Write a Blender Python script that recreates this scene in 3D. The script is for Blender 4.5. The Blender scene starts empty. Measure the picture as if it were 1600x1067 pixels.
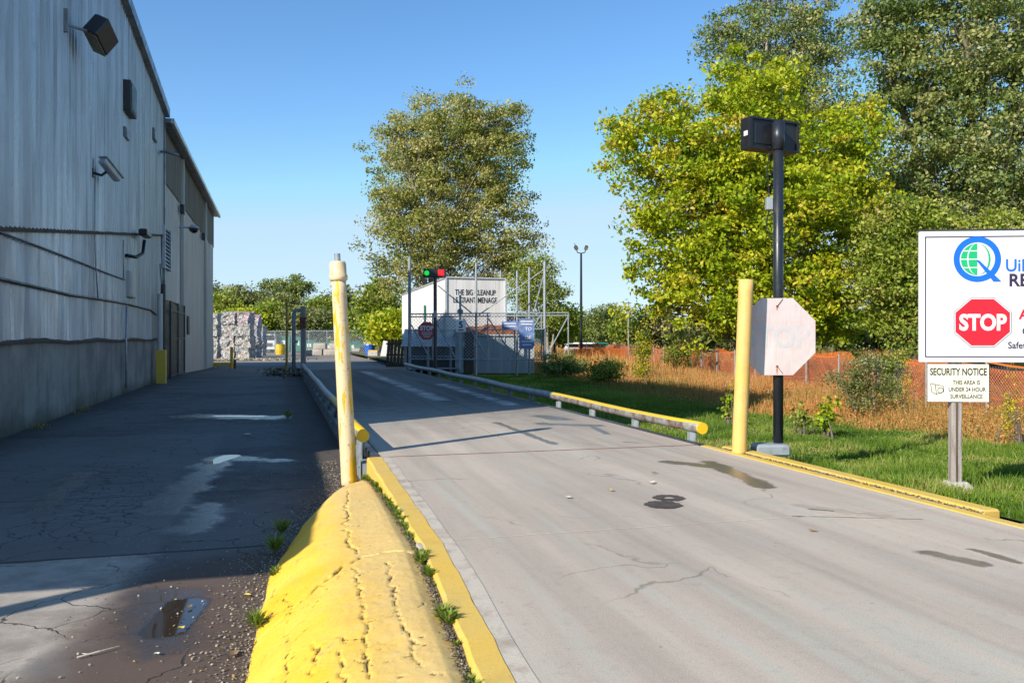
import bpy, math, random
import numpy as np
from mathutils import Vector, Matrix
R = math.radians
random.seed(7)
rng = np.random.default_rng(11)
sc = bpy.context.scene
C = sc.collection

# ------------------------------------------------------------------ camera, sky, sun, exposure
F, HV, HU, CH = 1300.0, 527.0, 800.0, 1.4          # focal length (px of a 1600 px frame), horizon row, centre column, eye height
TH = math.atan(0.28); CT, ST = math.cos(TH), math.sin(TH)   # the camera looks to the right of the road axis (+Y)
cam_d = bpy.data.cameras.new('camera'); cam = bpy.data.objects.new('camera', cam_d); C.objects.link(cam)
cam.location = (0, 0, CH); cam.rotation_euler = (R(90), 0, -TH)
cam_d.sensor_width = 36; cam_d.lens = 36*F/1600; cam_d.shift_y = -(533.5-HV)/1600
cam_d.clip_start = 0.05; cam_d.clip_end = 9000
sc.camera = cam
SUN_AZ, SUN_EL = R(32.5), R(30.8)                   # shadows fall along (cos az, sin az)
SX, SY = math.cos(SUN_AZ), math.sin(SUN_AZ)
w = bpy.data.worlds.new('World'); sc.world = w; w.use_nodes = True
nt = w.node_tree; nt.nodes.clear()
sky = nt.nodes.new('ShaderNodeTexSky'); sky.sky_type = 'NISHITA'; sky.sun_disc = False
sky.sun_elevation = SUN_EL
sky.sun_rotation = math.atan2(-SX, -SY)             # measured clockwise from +Y
sky.air_density = 0.9; sky.dust_density = 0.0; sky.ozone_density = 1.6; sky.altitude = 100
bg = nt.nodes.new('ShaderNodeBackground'); bg.inputs['Strength'].default_value = 0.15
out = nt.nodes.new('ShaderNodeOutputWorld')
# faint low clouds mixed into the sky
tc = nt.nodes.new('ShaderNodeTexCoord'); mp = nt.nodes.new('ShaderNodeMapping'); mp.inputs['Scale'].default_value = (3, 3, 14)
nz = nt.nodes.new('ShaderNodeTexNoise'); nz.inputs['Scale'].default_value = 1.6; nz.inputs['Detail'].default_value = 5
rp = nt.nodes.new('ShaderNodeMapRange'); rp.inputs[1].default_value = 0.52; rp.inputs[2].default_value = 0.8; rp.inputs[4].default_value = 0.16
sp = nt.nodes.new('ShaderNodeSeparateXYZ'); zr = nt.nodes.new('ShaderNodeMapRange')
zr.inputs[1].default_value = 0.14; zr.inputs[2].default_value = 0.03
mu = nt.nodes.new('ShaderNodeMath'); mu.operation = 'MULTIPLY'
mx = nt.nodes.new('ShaderNodeMix'); mx.data_type = 'RGBA'; mx.inputs['B'].default_value = (4.4, 4.7, 5.0, 1)
L = nt.links.new
L(tc.outputs['Generated'], mp.inputs[0]); L(mp.outputs[0], nz.inputs['Vector']); L(nz.outputs['Fac'], rp.inputs[0])
L(tc.outputs['Generated'], sp.inputs[0]); L(sp.outputs['Z'], zr.inputs[0])
L(rp.outputs[0], mu.inputs[0]); L(zr.outputs[0], mu.inputs[1]); L(mu.outputs[0], mx.inputs['Factor'])
hs = nt.nodes.new('ShaderNodeHueSaturation'); hs.inputs['Saturation'].default_value = 1.22; L(sky.outputs[0], hs.inputs['Color']); cap_ = nt.nodes.new('ShaderNodeMix'); cap_.data_type = 'RGBA'; cap_.blend_type = 'DARKEN'; cap_.inputs['Factor'].default_value = 0.85; cap_.inputs['B'].default_value = (2.7, 3.7, 4.7, 1); L(hs.outputs[0], cap_.inputs['A']); L(cap_.outputs['Result'], mx.inputs['A']); L(mx.outputs['Result'], bg.inputs['Color']); L(bg.outputs[0], out.inputs[0])
sd = bpy.data.lights.new('sun', 'SUN'); sun = bpy.data.objects.new('sun', sd); C.objects.link(sun)
sd.energy = 4.9; sd.angle = R(0.53); sd.color = (1.0, 0.93, 0.82)
ldir = Vector((SX*math.cos(SUN_EL), SY*math.cos(SUN_EL), -math.sin(SUN_EL)))
sun.rotation_euler = ldir.to_track_quat('-Z', 'Y').to_euler(); sun.location = (-20, -20, 30)
vs = sc.view_settings; vs.view_transform = 'Standard'; vs.look = 'None'; vs.gamma = 1; vs.use_curve_mapping = False
vs.exposure = 0.47

# ------------------------------------------------------------------ layout helpers: from photograph pixel to a place in the world
def ray(u, v):
    a = (u-HU)/F
    return a*CT+ST, CT-a*ST, -(v-HV)/F                # world direction for one metre of depth
def at(u, v, z=0.0):
    x, y, k = ray(u, v); d = (z-CH)/k
    return Vector((x*d, y*d, z))
def atd(u, v, d):
    x, y, k = ray(u, v); return Vector((x*d, y*d, CH+k*d))
WX = -4.7
def onwall(u, v, off=0.0):
    x, y, k = ray(u, v); d = (WX+off)/x
    return Vector((WX+off, y*d, CH+k*d))
def sstep(a, b, x):
    t = np.clip((np.asarray(x, float)-a)/(b-a), 0, 1); return t*t*(3-2*t)
def lane_z(Y): return -0.35-0.40*sstep(38, 66, Y)
def lawn_z(X, Y):
    X = np.asarray(X, float); Y = np.asarray(Y, float)
    q = 0.08*np.maximum(0, X-5.4)+0.16*np.maximum(0, Y-7)
    return -0.03-0.72*(1-np.exp(-q))+0.36*sstep(24, 36, Y)*(1-sstep(12, 16, X))

# ------------------------------------------------------------------ tagging and object helpers
def tag(o, label=None, cat=None, group=None, kind=None):
    if label: o['label'] = label
    if cat: o['category'] = cat
    if group: o['group'] = group
    if kind: o['kind'] = kind
    return o
def thing(name, label, cat, loc=(0, 0, 0), rz=0.0, group=None):
    o = bpy.data.objects.new(name, None); C.objects.link(o); o.empty_display_size = 0.2
    o.location = loc; o.rotation_euler = (0, 0, rz)
    return tag(o, label, cat, group)
def link(name, me, m, parent=None, smooth=False):
    o = bpy.data.objects.new(name, me); C.objects.link(o)
    if m is not None and not me.materials: me.materials.append(m)
    if parent is not None: o.parent = parent
    if smooth:
        me.polygons.foreach_set('use_smooth', [True]*len(me.polygons))
    return o
def dup(root, loc, rz=None, label=None, group=None, scale=None):
    def cp(o, par):
        c = o.copy(); C.objects.link(c)
        if par is not None: c.parent = par
        for ch in o.children: cp(ch, c)
        return c
    r = cp(root, None); r.location = loc
    if rz is not None: r.rotation_euler = (0, 0, rz)
    if label: r['label'] = label
    if group: r['group'] = group
    if scale: r.scale = scale
    return r
def fast(name, V, Fc, tint=None):
    """mesh from numpy arrays; Fc is an (n, k) index array"""
    me = bpy.data.meshes.new(name); n, k = Fc.shape
    me.vertices.add(len(V)); me.vertices.foreach_set('co', np.ascontiguousarray(V, dtype=np.float32).ravel())
    me.loops.add(n*k); me.loops.foreach_set('vertex_index', np.ascontiguousarray(Fc, dtype=np.int32).ravel())
    me.polygons.add(n); me.polygons.foreach_set('loop_start', np.arange(0, n*k, k, dtype=np.int32))
    if tint is not None:
        at_ = me.attributes.new('tint', 'FLOAT', 'FACE'); at_.data.foreach_set('value', tint.astype(np.float32))
    me.update(calc_edges=True); return me

class MB:
    def __init__(s): s.v = []; s.f = []
    def quad(s, pts):
        b = len(s.v); s.v += [tuple(p) for p in pts]; s.f.append(tuple(range(b, b+len(pts)))); return s
    def box(s, c, d, rz=0.0, M=None, bev=0.0):
        b = len(s.v); cx, cy, cz = c; hx, hy, hz = d[0]/2, d[1]/2, d[2]/2; cr, sr = math.cos(rz), math.sin(rz)
        if bev > 0:
            e = min(bev, hx*.45, hy*.45, hz*.45)
            pts = []
            for z_, in_ in ((-hz, e), (-hz+e, 0), (hz-e, 0), (hz, e)):
                x1, y1 = hx-in_, hy-in_
                q = e*0.7 if in_ == 0 else e*0.3
                for (x, y) in ((-x1+q, -y1), (x1-q, -y1), (x1, -y1+q), (x1, y1-q), (x1-q, y1), (-x1+q, y1), (-x1, y1-q), (-x1, -y1+q)):
                    pts.append((x, y, z_))
            for (x, y, z_) in pts:
                p = Vector((x, y, z_))
                if M is not None: p = M @ p
                s.v.append((cx+p.x*cr-p.y*sr, cy+p.x*sr+p.y*cr, cz+p.z))
            s.f.append(tuple(b+i for i in range(7, -1, -1))); s.f.append(tuple(b+24+i for i in range(8)))
            for l in range(3):
                for i in range(8):
                    j = (i+1) % 8; s.f.append((b+l*8+i, b+l*8+j, b+l*8+8+j, b+l*8+8+i))
            return s
        for z_ in (-hz, hz):
            for (x, y) in ((-hx, -hy), (hx, -hy), (hx, hy), (-hx, hy)):
                p = Vector((x, y, z_))
                if M is not None: p = M @ p
                s.v.append((cx+p.x*cr-p.y*sr, cy+p.x*sr+p.y*cr, cz+p.z))
        for q in ((3, 2, 1, 0), (4, 5, 6, 7), (0, 1, 5, 4), (1, 2, 6, 5), (2, 3, 7, 6), (3, 0, 4, 7)):
            s.f.append(tuple(b+i for i in q))
        return s
    def tube(s, pts, r, n=8, caps=True):
        pts = [Vector(p) for p in pts]; rs = r if isinstance(r, (list, tuple)) else [r]*len(pts)
        b = len(s.v); up = None
        for i, p in enumerate(pts):
            t = (pts[min(i+1, len(pts)-1)]-pts[max(i-1, 0)])
            if t.length < 1e-9: t = Vector((0, 0, 1))
            t.normalize()
            if up is None: up = Vector((1, 0, 0)) if abs(t.x) < .8 else Vector((0, 1, 0))
            a = (up-t*up.dot(t)).normalized(); c = t.cross(a); up = a
            for k in range(n):
                g = 2*math.pi*k/n; s.v.append(tuple(p+(a*math.cos(g)+c*math.sin(g))*rs[i]))
        for i in range(len(pts)-1):
            for k in range(n):
                l = (k+1) % n; s.f.append((b+i*n+k, b+i*n+l, b+(i+1)*n+l, b+(i+1)*n+k))
        if caps:
            s.f.append(tuple(b+k for k in range(n-1, -1, -1))); e = b+(len(pts)-1)*n; s.f.append(tuple(e+k for k in range(n)))
        return s
    def prism(s, poly, z0, z1):                      # poly in xy, extruded in z
        b = len(s.v); n = len(poly)
        for z in (z0, z1):
            for p in poly: s.v.append((p[0], p[1], z))
        s.f.append(tuple(b+i for i in range(n-1, -1, -1))); s.f.append(tuple(b+n+i for i in range(n)))
        for i in range(n):
            j = (i+1) % n; s.f.append((b+i, b+j, b+n+j, b+n+i))
        return s
    def prismy(s, poly, y0, y1):                     # poly in xz, extruded in y
        b = len(s.v); n = len(poly)
        for y in (y0, y1):
            for p in poly: s.v.append((p[0], y, p[1]))
        s.f.append(tuple(b+i for i in range(n))); s.f.append(tuple(b+n+i for i in range(n-1, -1, -1)))
        for i in range(n):
            j = (i+1) % n; s.f.append((b+i, b+n+i, b+n+j, b+j))
        return s
    def mesh(s, name):
        me = bpy.data.meshes.new(name); me.from_pydata(s.v, [], s.f); me.update(); return me
    def build(s, name, m, parent=None, smooth=False):
        o = link(name, s.mesh(name), m, parent)
        if smooth:
            for p in o.data.polygons: p.use_smooth = len(p.vertices) == 4
        return o
def grid(name, xs, ys, zf, m, parent=None, flip=False):
    X, Y = np.meshgrid(xs, ys); Z = zf(X, Y)+0*X
    V = np.stack([X, Y, Z], -1).reshape(-1, 3); nx, ny = len(xs), len(ys)
    i, j = np.meshgrid(np.arange(nx-1), np.arange(ny-1)); a = (j*nx+i).ravel()
    me = fast(name, V, np.stack([a, a+1, a+1+nx, a+nx], -1)); o = link(name, me, m, parent, smooth=True); return o

_tm = {}
def text(name, s, size, m, parent, x, z, y=-0.004, sx=1.0, bold=0.0, ext=0.001, align='LEFT', label=None):
    cu = bpy.data.curves.new('t', 'FONT'); cu.body = s; cu.size = size; cu.extrude = ext; cu.offset = bold
    cu.align_x = align; cu.resolution_u = 4
    to = bpy.data.objects.new('t', cu); C.objects.link(to)
    bpy.context.view_layer.update()
    dg = bpy.context.evaluated_depsgraph_get()
    me = bpy.data.meshes.new_from_object(to.evaluated_get(dg)); bpy.data.objects.remove(to); bpy.data.curves.remove(cu)
    n = len(me.vertices); co = np.empty(n*3, np.float32); me.vertices.foreach_get('co', co); co = co.reshape(-1, 3)
    nv = np.stack([co[:, 0]*sx+x, y-co[:, 2], co[:, 1]+z], -1)
    me.vertices.foreach_set('co', nv.astype(np.float32).ravel()); me.materials.clear(); me.update()
    o = link(name, me, m, parent)
    if label: o['label'] = label
    return o

# ------------------------------------------------------------------ materials
class N:
    def __init__(s, name):
        s.m = bpy.data.materials.new(name); s.m.use_nodes = True; s.t = s.m.node_tree; s.t.nodes.clear()
        s.out = s.t.nodes.new('ShaderNodeOutputMaterial'); s._p = None
    def n(s, ty): return s.t.nodes.new('ShaderNode'+ty)
    def put(s, sock, v):
        if isinstance(v, bpy.types.NodeSocket): s.t.links.new(v, sock)
        elif v is not None:
            if sock.type == 'RGBA' and len(v) == 3: v = (*v, 1)
            sock.default_value = v
    @property
    def P(s):
        if s._p is None: s._p = s.n('TexCoord').outputs['Object']
        return s._p
    def map(s, sc_=(1, 1, 1), loc=(0, 0, 0), rot=(0, 0, 0), vec=None):
        a = s.n('Mapping'); s.put(a.inputs[0], vec or s.P); a.inputs['Location'].default_value = loc
        a.inputs['Rotation'].default_value = rot; a.inputs['Scale'].default_value = sc_; return a.outputs[0]
    def noise(s, scale, det=4, rough=.55, vec=None, dist=0.0):
        a = s.n('TexNoise'); s.put(a.inputs['Vector'], vec or s.P); a.inputs['Scale'].default_value = scale
        a.inputs['Detail'].default_value = det; a.inputs['Roughness'].default_value = rough; a.inputs['Distortion'].default_value = dist
        return a.outputs['Fac']
    def vor(s, scale, vec=None, feat='F1', out='Distance', rnd=1.0):
        a = s.n('TexVoronoi'); a.feature = feat; s.put(a.inputs['Vector'], vec or s.P); a.inputs['Scale'].default_value = scale
        a.inputs['Randomness'].default_value = rnd; return a.outputs[out]
    def math(s, op, a, b=0.0, c=None, clamp=False):
        k = s.n('Math'); k.operation = op; k.use_clamp = clamp; s.put(k.inputs[0], a); s.put(k.inputs[1], b)
        if c is not None: s.put(k.inputs[2], c)
        return k.outputs[0]
    def rng(s, v, a, b, c=0.0, d=1.0, smooth=False):
        k = s.n('MapRange'); k.interpolation_type = 'SMOOTHSTEP' if smooth else 'LINEAR'
        s.put(k.inputs[0], v)
        for i, q in enumerate((a, b, c, d)): s.put(k.inputs[i+1], q)
        return k.outputs[0]
    def mix(s, f, a, b, bt='MIX'):
        k = s.n('Mix'); k.data_type = 'RGBA'; k.blend_type = bt; s.put(k.inputs['Factor'], f); s.put(k.inputs['A'], a); s.put(k.inputs['B'], b)
        return k.outputs['Result']
    def ramp(s, f, stops):
        k = s.n('ValToRGB'); s.put(k.inputs[0], f); e = k.color_ramp.elements
        while len(e) < len(stops): e.new(.5)
        for i, (p, c) in enumerate(stops): e[i].position = p; e[i].color = (*c, 1)
        return k.outputs[0]
    def attr(s, name):
        k = s.n('Attribute'); k.attribute_name = name; return k.outputs['Fac']
    def xyz(s):
        k = s.n('SeparateXYZ'); s.put(k.inputs[0], s.P); return k.outputs
    def seg(s, p, q, r, amp, ns=3.0, soft=.3, nz=None):
        """0..1 mask of a ragged blob around the ground segment p-q"""
        o = s.xyz(); px, py = p[0], p[1]; dx, dy = q[0]-p[0], q[1]-p[1]; l2 = dx*dx+dy*dy+1e-6
        ax = s.math('SUBTRACT', o[0], px); ay = s.math('SUBTRACT', o[1], py)
        t = s.math('DIVIDE', s.math('ADD', s.math('MULTIPLY', ax, dx), s.math('MULTIPLY', ay, dy)), l2, clamp=True)
        ex = s.math('SUBTRACT', ax, s.math('MULTIPLY', t, dx)); ey = s.math('SUBTRACT', ay, s.math('MULTIPLY', t, dy))
        dd = s.math('SQRT', s.math('ADD', s.math('MULTIPLY', ex, ex), s.math('MULTIPLY', ey, ey)))
        dd = s.math('ADD', dd, s.math('MULTIPLY', s.math('SUBTRACT', nz if nz is not None else s.noise(ns, 5, .6), .5), amp))
        return s.rng(dd, r, r*(1-soft), 0, 1, True)
    def bump(s, h, strength=.3, dist=.01, nrm=None):
        k = s.n('Bump'); k.inputs['Strength'].default_value = strength; k.inputs['Distance'].default_value = dist
        s.put(k.inputs['Height'], h)
        if nrm is not None: s.put(k.inputs['Normal'], nrm)
        return k.outputs[0]
    def fin(s, col, rough=.7, metal=0.0, bump=None, spec=None, emit=None, es=0.0, alpha=None):
        b = s.n('BsdfPrincipled'); s.put(b.inputs['Base Color'], col); s.put(b.inputs['Roughness'], rough); s.put(b.inputs['Metallic'], metal)
        if bump is not None: s.put(b.inputs['Normal'], bump)
        if spec is not None: s.put(b.inputs['Specular IOR Level'], spec)
        if emit is not None: s.put(b.inputs['Emission Color'], emit); b.inputs['Emission Strength'].default_value = es
        s.t.links.new(b.outputs[0], s.out.inputs[0]); return s.m
def worn(name, col, col2=None, rough=.6, metal=0.0, scale=3.0, lo=.45, hi=.65, bump=.15, grain=.12, stretch=(1, 1, 1), fine=60):
    m = N(name); v = m.map(stretch); n1 = m.noise(scale, 6, .6, v); n2 = m.noise(fine, 3, .6)
    c2 = col2 or tuple(x*.6 for x in col)
    c = m.mix(m.rng(n1, lo, hi), col, c2)
    c = m.mix(grain, c, m.ramp(n2, [(.3, (.1, .1, .1)), (.7, (.9, .9, .9))]), 'OVERLAY')
    r = m.rng(n1, .3, .7, max(.05, rough-.12), min(1, rough+.12))
    return m.fin(c, r, metal, m.bump(n2, bump, .004))
M = {}
M['steel_dark'] = worn('dark steel', (.035, .042, .05), (.06, .05, .045), .45, .0, 5)
M['galv'] = worn('galvanised steel', (.42, .45, .47), (.30, .32, .33), .42, .55, 8)
M['grey_paint'] = worn('grey painted steel', (.27, .31, .33), (.16, .15, .14), .5, 0, 4, .5, .75)
M['black'] = worn('black plastic', (.012, .013, .016), (.02, .02, .022), .4, 0, 4, bump=.05)
M['black_paint'] = worn('black pole paint', (.018, .022, .030), (.05, .04, .035), .35, 0, 6, .6, .8, bump=.05)
M['white_paint'] = worn('white sign paint', (.68, .68, .69), (.62, .62, .62), .35, 0, 3, bump=.02, grain=.03)
M['cream'] = worn('weathered cream board', (.72, .70, .55), (.55, .52, .40), .6, 0, 9, .5, .8, bump=.05)
M['wood_grey'] = worn('grey weathered wood', (.34, .30, .27), (.2, .17, .15), .8, 0, 4, stretch=(12, 12, .8), bump=.4)
M['wood_dark'] = worn('dark wood', (.10, .07, .05), (.05, .04, .03), .85, 0, 4, stretch=(8, 8, .7), bump=.4)
M['red'] = worn('red sign', (.62, .012, .03), (.5, .01, .02), .4, 0, 4, bump=.01, grain=.02)
M['red_old'] = worn('faded red sign', (.42, .05, .06), (.3, .05, .05), .5, 0, 4, bump=.01)
M['ink'] = worn('dark purple ink', (.035, .018, .06), (.03, .015, .05), .5, 0, 4, bump=0, grain=0)
M['ink_black'] = worn('black ink', (.02, .02, .022), (.03, .03, .03), .5, 0, 4, bump=0, grain=0)
M['ink_faded'] = worn('worn lettering', (.03, .03, .035), (.35, .34, .33), .6, 0, 3, .60, .70, bump=0, grain=0)
M['blue_logo'] = worn('logo blue', (.006, .14, .68), (.006, .12, .6), .4, 0, 4, bump=0, grain=0)
M['green_logo'] = worn('logo green', (.01, .42, .16), (.01, .36, .14), .4, 0, 4, bump=0, grain=0)
M['concrete_block'] = worn('concrete block', (.42, .38, .33), (.28, .26, .23), .9, 0, 1.2, bump=.5)
M['concrete_pale'] = worn('pale concrete footing', (.50, .47, .42), (.36, .33, .28), .9, 0, 7, bump=.8)
M['rust'] = worn('rusty steel', (.22, .08, .035), (.10, .04, .025), .85, 0, 6, bump=.4)
M['blue_bin'] = worn('blue plastic', (.02, .12, .5), (.015, .09, .4), .45, 0, 3)
M['green_bin'] = worn('green painted steel', (.01, .16, .10), (.012, .10, .07), .5, 0, 3)
M['yellow_plastic'] = worn('yellow machine paint', (.65, .42, .02), (.5, .3, .02), .45, 0, 4)
M['tarp_blue'] = worn('blue tarp', (.10, .17, .36), (.20, .28, .45), .5, 0, 4)
M['bark'] = worn('grey bark', (.16, .13, .10), (.09, .07, .055), .9, 0, 3, stretch=(4, 4, .6), bump=.8)
M['bark_pale'] = worn('pale poplar bark', (.34, .30, .24), (.2, .17, .13), .9, 0, 3, stretch=(4, 4, .6), bump=.6)
M['aluminium'] = worn('aluminium camera shell', (.55, .57, .58), (.45, .47, .48), .4, .3, 5)
M['lens'] = worn('dark glass', (.01, .01, .012), (.01, .01, .012), .08, 0, 5, bump=0)
M['tyre'] = worn('rubber', (.025, .025, .026), (.04, .04, .04), .85, 0, 5)
M['flood_glass'] = worn('dusty lamp glass', (.20, .17, .10), (.12, .10, .06), .25, 0, 5)

def m_yellow(name, base=(.72, .44, .04), under=(.45, .40, .33), lo=.60, hi=.64, scale=9, dirt=.25):
    m = N(name); n1 = m.noise(scale, 7, .65); n2 = m.noise(1.3, 4, .5); n3 = m.noise(90, 3, .6)
    y = m.mix(m.rng(n2, .35, .7), base, tuple(a*b for a, b in zip(base, (.93, 1.0, 1.6))))
    c = m.mix(m.rng(n1, lo, hi), y, under)
    c = m.mix(m.math('MULTIPLY', m.rng(m.noise(4, 6, .7), .5, .8), dirt), c, (.16, .12, .07))
    c = m.mix(.18, c, m.ramp(n3, [(.3, (.15, .15, .15)), (.7, (.85, .85, .85))]), 'OVERLAY')
    return m.fin(c, .62, 0, m.bump(n3, .25, .004, m.bump(n1, .3, .006)))
M['yellow'] = m_yellow('yellow kerb paint')
M['yellow_post'] = m_yellow('pale yellow post paint', (.72, .45, .11), (.45, .32, .14), .66, .74, 5, .3)
def m_peel():
    m = N('cream paint peeling to yellow'); v = m.map((6, 6, 1.15)); n1 = m.noise(1.5, 5, .6, v); n3 = m.noise(70, 3)
    o = m.xyz(); ang = m.rng(m.math('ADD', o[0], m.math('MULTIPLY', o[1], -.6)), -.06, .08, -.01, .15)
    k = m.rng(m.math('ADD', m.math('ADD', n1, ang), m.math('MULTIPLY', m.noise(14, 4, .7), .12)), .645, .655)
    c = m.mix(k, (.72, .56, .33), (.74, .44, .012))
    c = m.mix(m.math('MULTIPLY', m.rng(m.noise(3, 6, .7, v), .56, .74), .8), c, (.36, .24, .13))
    c = m.mix(m.math('MULTIPLY', m.rng(m.noise(26, 5, .7), .60, .68), .8), c, (.16, .08, .04))
    return m.fin(c, .5, 0, m.bump(m.math('SUBTRACT', n3, m.math('MULTIPLY', k, 1.0)), .3, .003))
M['peel'] = m_peel()
def m_rail():
    m = N('worn yellow guide rail'); o = m.xyz(); n1 = m.noise(5, 6, .7); n3 = m.noise(60, 3)
    up = m.n('NewGeometry').outputs['Normal']; s_ = m.n('SeparateXYZ'); m.put(s_.inputs[0], up)
    top = m.rng(m.math('ADD', s_.outputs[2], m.math('MULTIPLY', m.math('SUBTRACT', n1, .5), .25)), .52, .60)
    base = m.mix(m.rng(n1, .40, .62), (.25, .26, .25), (.11, .06, .045))
    near = m.rng(o[1], 16.2, 16.0)
    c = m.mix(m.math('MULTIPLY', top, near), base, (.72, .44, .02))
    far = m.mix(m.rng(n1, .5, .7), (.34, .36, .36), (.16, .14, .13))
    c = m.mix(near, far, c)
    return m.fin(c, .45, 0, m.bump(n3, .15, .004))
M['rail_far'] = m_rail()
def m_concrete(name, deck=False):
    m = N(name); o = m.xyz(); W = lambda u, v: at(u, v, 0)
    st = m.map((2.2, .13, 1)); a = m.noise(1.0, 5, .55, st); b = m.noise(2.6, 4, .5, m.map((2.0, .10, 1), (7, 3, 0)))
    big = m.noise(.45, 4, .6); fine = m.noise(140, 3, .65); mid = m.noise(9, 6, .65)
    c = m.mix(m.rng(a, .35, .68), (.53, .45, .36), (.34, .285, .23))
    c = m.mix(m.math('MULTIPLY', m.rng(b, .5, .68), .6), c, (.44, .43, .36))
    c = m.mix(m.math('MULTIPLY', m.rng(big, .45, .65), .35), c, (.35, .29, .25))
    c = m.mix(m.math('MULTIPLY', m.rng(mid, .55, .8), .35), c, (.22, .20, .18))
    sp_ = m.rng(m.vor(55, out='Distance'), .10, .04); pick = m.math('GREATER_THAN', m.noise(18, 2), .60)
    c = m.mix(m.math('MULTIPLY', m.math('MULTIPLY', sp_, pick), .6), c, (.14, .12, .10))
    c = m.mix(.30, c, m.ramp(fine, [(.3, (.12, .12, .12)), (.7, (.88, .88, .88))]), 'OVERLAY')
    blot = m.noise(24, 6, .75); c = m.mix(m.math('MULTIPLY', m.rng(blot, .55, .75), .38), c, (.17, .145, .12)); c = m.mix(m.math('MULTIPLY', m.rng(blot, .42, .28), .30), c, (.58, .53, .46))
    dr = m.rng(m.vor(6.5), .07, .03); c = m.mix(m.math('MULTIPLY', m.math('MULTIPLY', dr, m.math('GREATER_THAN', m.noise(3.1, 2), .56)), .55), c, (.10, .085, .07))
    wob = m.n('VectorMath'); wob.operation = 'MULTIPLY_ADD'; wn = m.n('TexNoise'); m.put(wn.inputs['Vector'], m.P); wn.inputs['Scale'].default_value = 1.8; wn.inputs['Detail'].default_value = 6; m.put(wob.inputs[0], wn.outputs['Color']); wob.inputs[1].default_value = (.7, .7, 0); m.put(wob.inputs[2], m.P)
    hc = m.math('MULTIPLY', m.rng(m.vor(.55, wob.outputs[0], 'DISTANCE_TO_EDGE'), .006, .001), m.rng(m.noise(.7, 3), .53, .60)); c = m.mix(m.math('MULTIPLY', hc, .5), c, (.07, .055, .045))
    nzs = m.noise(2.6, 8, .72, m.map((1, 1, 1)))
    wet = None
    def add(k):
        nonlocal wet; wet = k if wet is None else m.math('MAXIMUM', wet, k)
    if not deck:
        add(m.seg(W(1048, 722), W(1128, 730), .15, .4, nz=nzs, soft=.45)); add(m.seg(W(1110, 722), W(1195, 760), .14, .34, nz=nzs, soft=.45))
        add(m.seg(W(1450, 862), W(1530, 880), .09, .26, nz=nzs, soft=.45)); add(m.seg(W(1520, 858), W(1590, 878), .05, .2, nz=nzs, soft=.45))
        add(m.seg(W(1240, 806), W(1440, 811), .012, .07, nz=nzs, soft=.4)); add(m.seg(W(1265, 795), W(1300, 798), .02, .10, nz=nzs, soft=.3))
        c = m.mix(m.math('MULTIPLY', m.seg(W(1250, 790), W(1380, 806), .10, .5, nz=nzs, soft=.6), .4), c, (.2, .18, .16))
    else:
        add(m.seg(W(845, 650), W(880, 655), .25, .6, nz=nzs, soft=.45)); add(m.seg(W(850, 662), W(930, 665), .20, .4, nz=nzs, soft=.45))
        add(m.seg(W(925, 666), W(950, 678), .07, .2, nz=nzs, soft=.5)); add(m.seg(W(975, 690), W(998, 692), .05, .16, nz=nzs, soft=.5))
        add(m.seg(W(775, 660), W(868, 694), .08, .30, nz=nzs, soft=.5)); add(m.seg(W(835, 683), W(868, 694), .04, .14, nz=nzs, soft=.5))
        # wet wheel track further along the deck, its shine painted in as pale colour
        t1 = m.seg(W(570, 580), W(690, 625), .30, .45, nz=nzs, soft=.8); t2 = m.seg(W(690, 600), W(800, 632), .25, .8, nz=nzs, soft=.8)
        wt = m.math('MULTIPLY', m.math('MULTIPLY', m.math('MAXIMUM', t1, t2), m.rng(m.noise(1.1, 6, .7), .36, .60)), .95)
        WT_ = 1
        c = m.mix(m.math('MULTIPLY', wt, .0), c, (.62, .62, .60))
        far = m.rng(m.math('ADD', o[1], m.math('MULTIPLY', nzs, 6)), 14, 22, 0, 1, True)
        c = m.mix(m.math('MULTIPLY', far, .92), c, m.mix(m.rng(a, .4, .6), (.05, .047, .044), (.12, .11, .10)))  # deck darkens along its length: the building's shade put into the colour
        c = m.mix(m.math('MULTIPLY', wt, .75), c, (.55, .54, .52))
    c = m.mix(m.math('MULTIPLY', wet, m.rng(blot, .3, .7, .88, .66)), c, (.06, .045, .035))
    r = m.rng(wet, .3, .9, .82, .30)
    if deck: r = m.math('SUBTRACT', r, m.math('MULTIPLY', wt, .45)); 
    return m.fin(c, r, 0, m.bump(fine, .35, .003, m.bump(mid, .2, .004)))
M['yellow_kerb'] = m_yellow('kerb paint beside the mound', (.70, .45, .07), (.46, .40, .30), .62, .68, 6, .3)
M['margin'] = worn('pale kerb margin', (.52, .46, .37), (.36, .30, .24), .85, 0, 5, bump=.4)
M['joint_dirt'] = worn('joint dirt', (.05, .04, .03), (.09, .07, .05), .95, 0, 20, bump=.6)
M['yellow_old'] = worn('dull ochre paint', (.42, .28, .05), (.24, .15, .05), .7, 0, 5)
M['road'] = m_concrete('worn road concrete'); M['deck'] = m_concrete('worn deck concrete', True)
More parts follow.
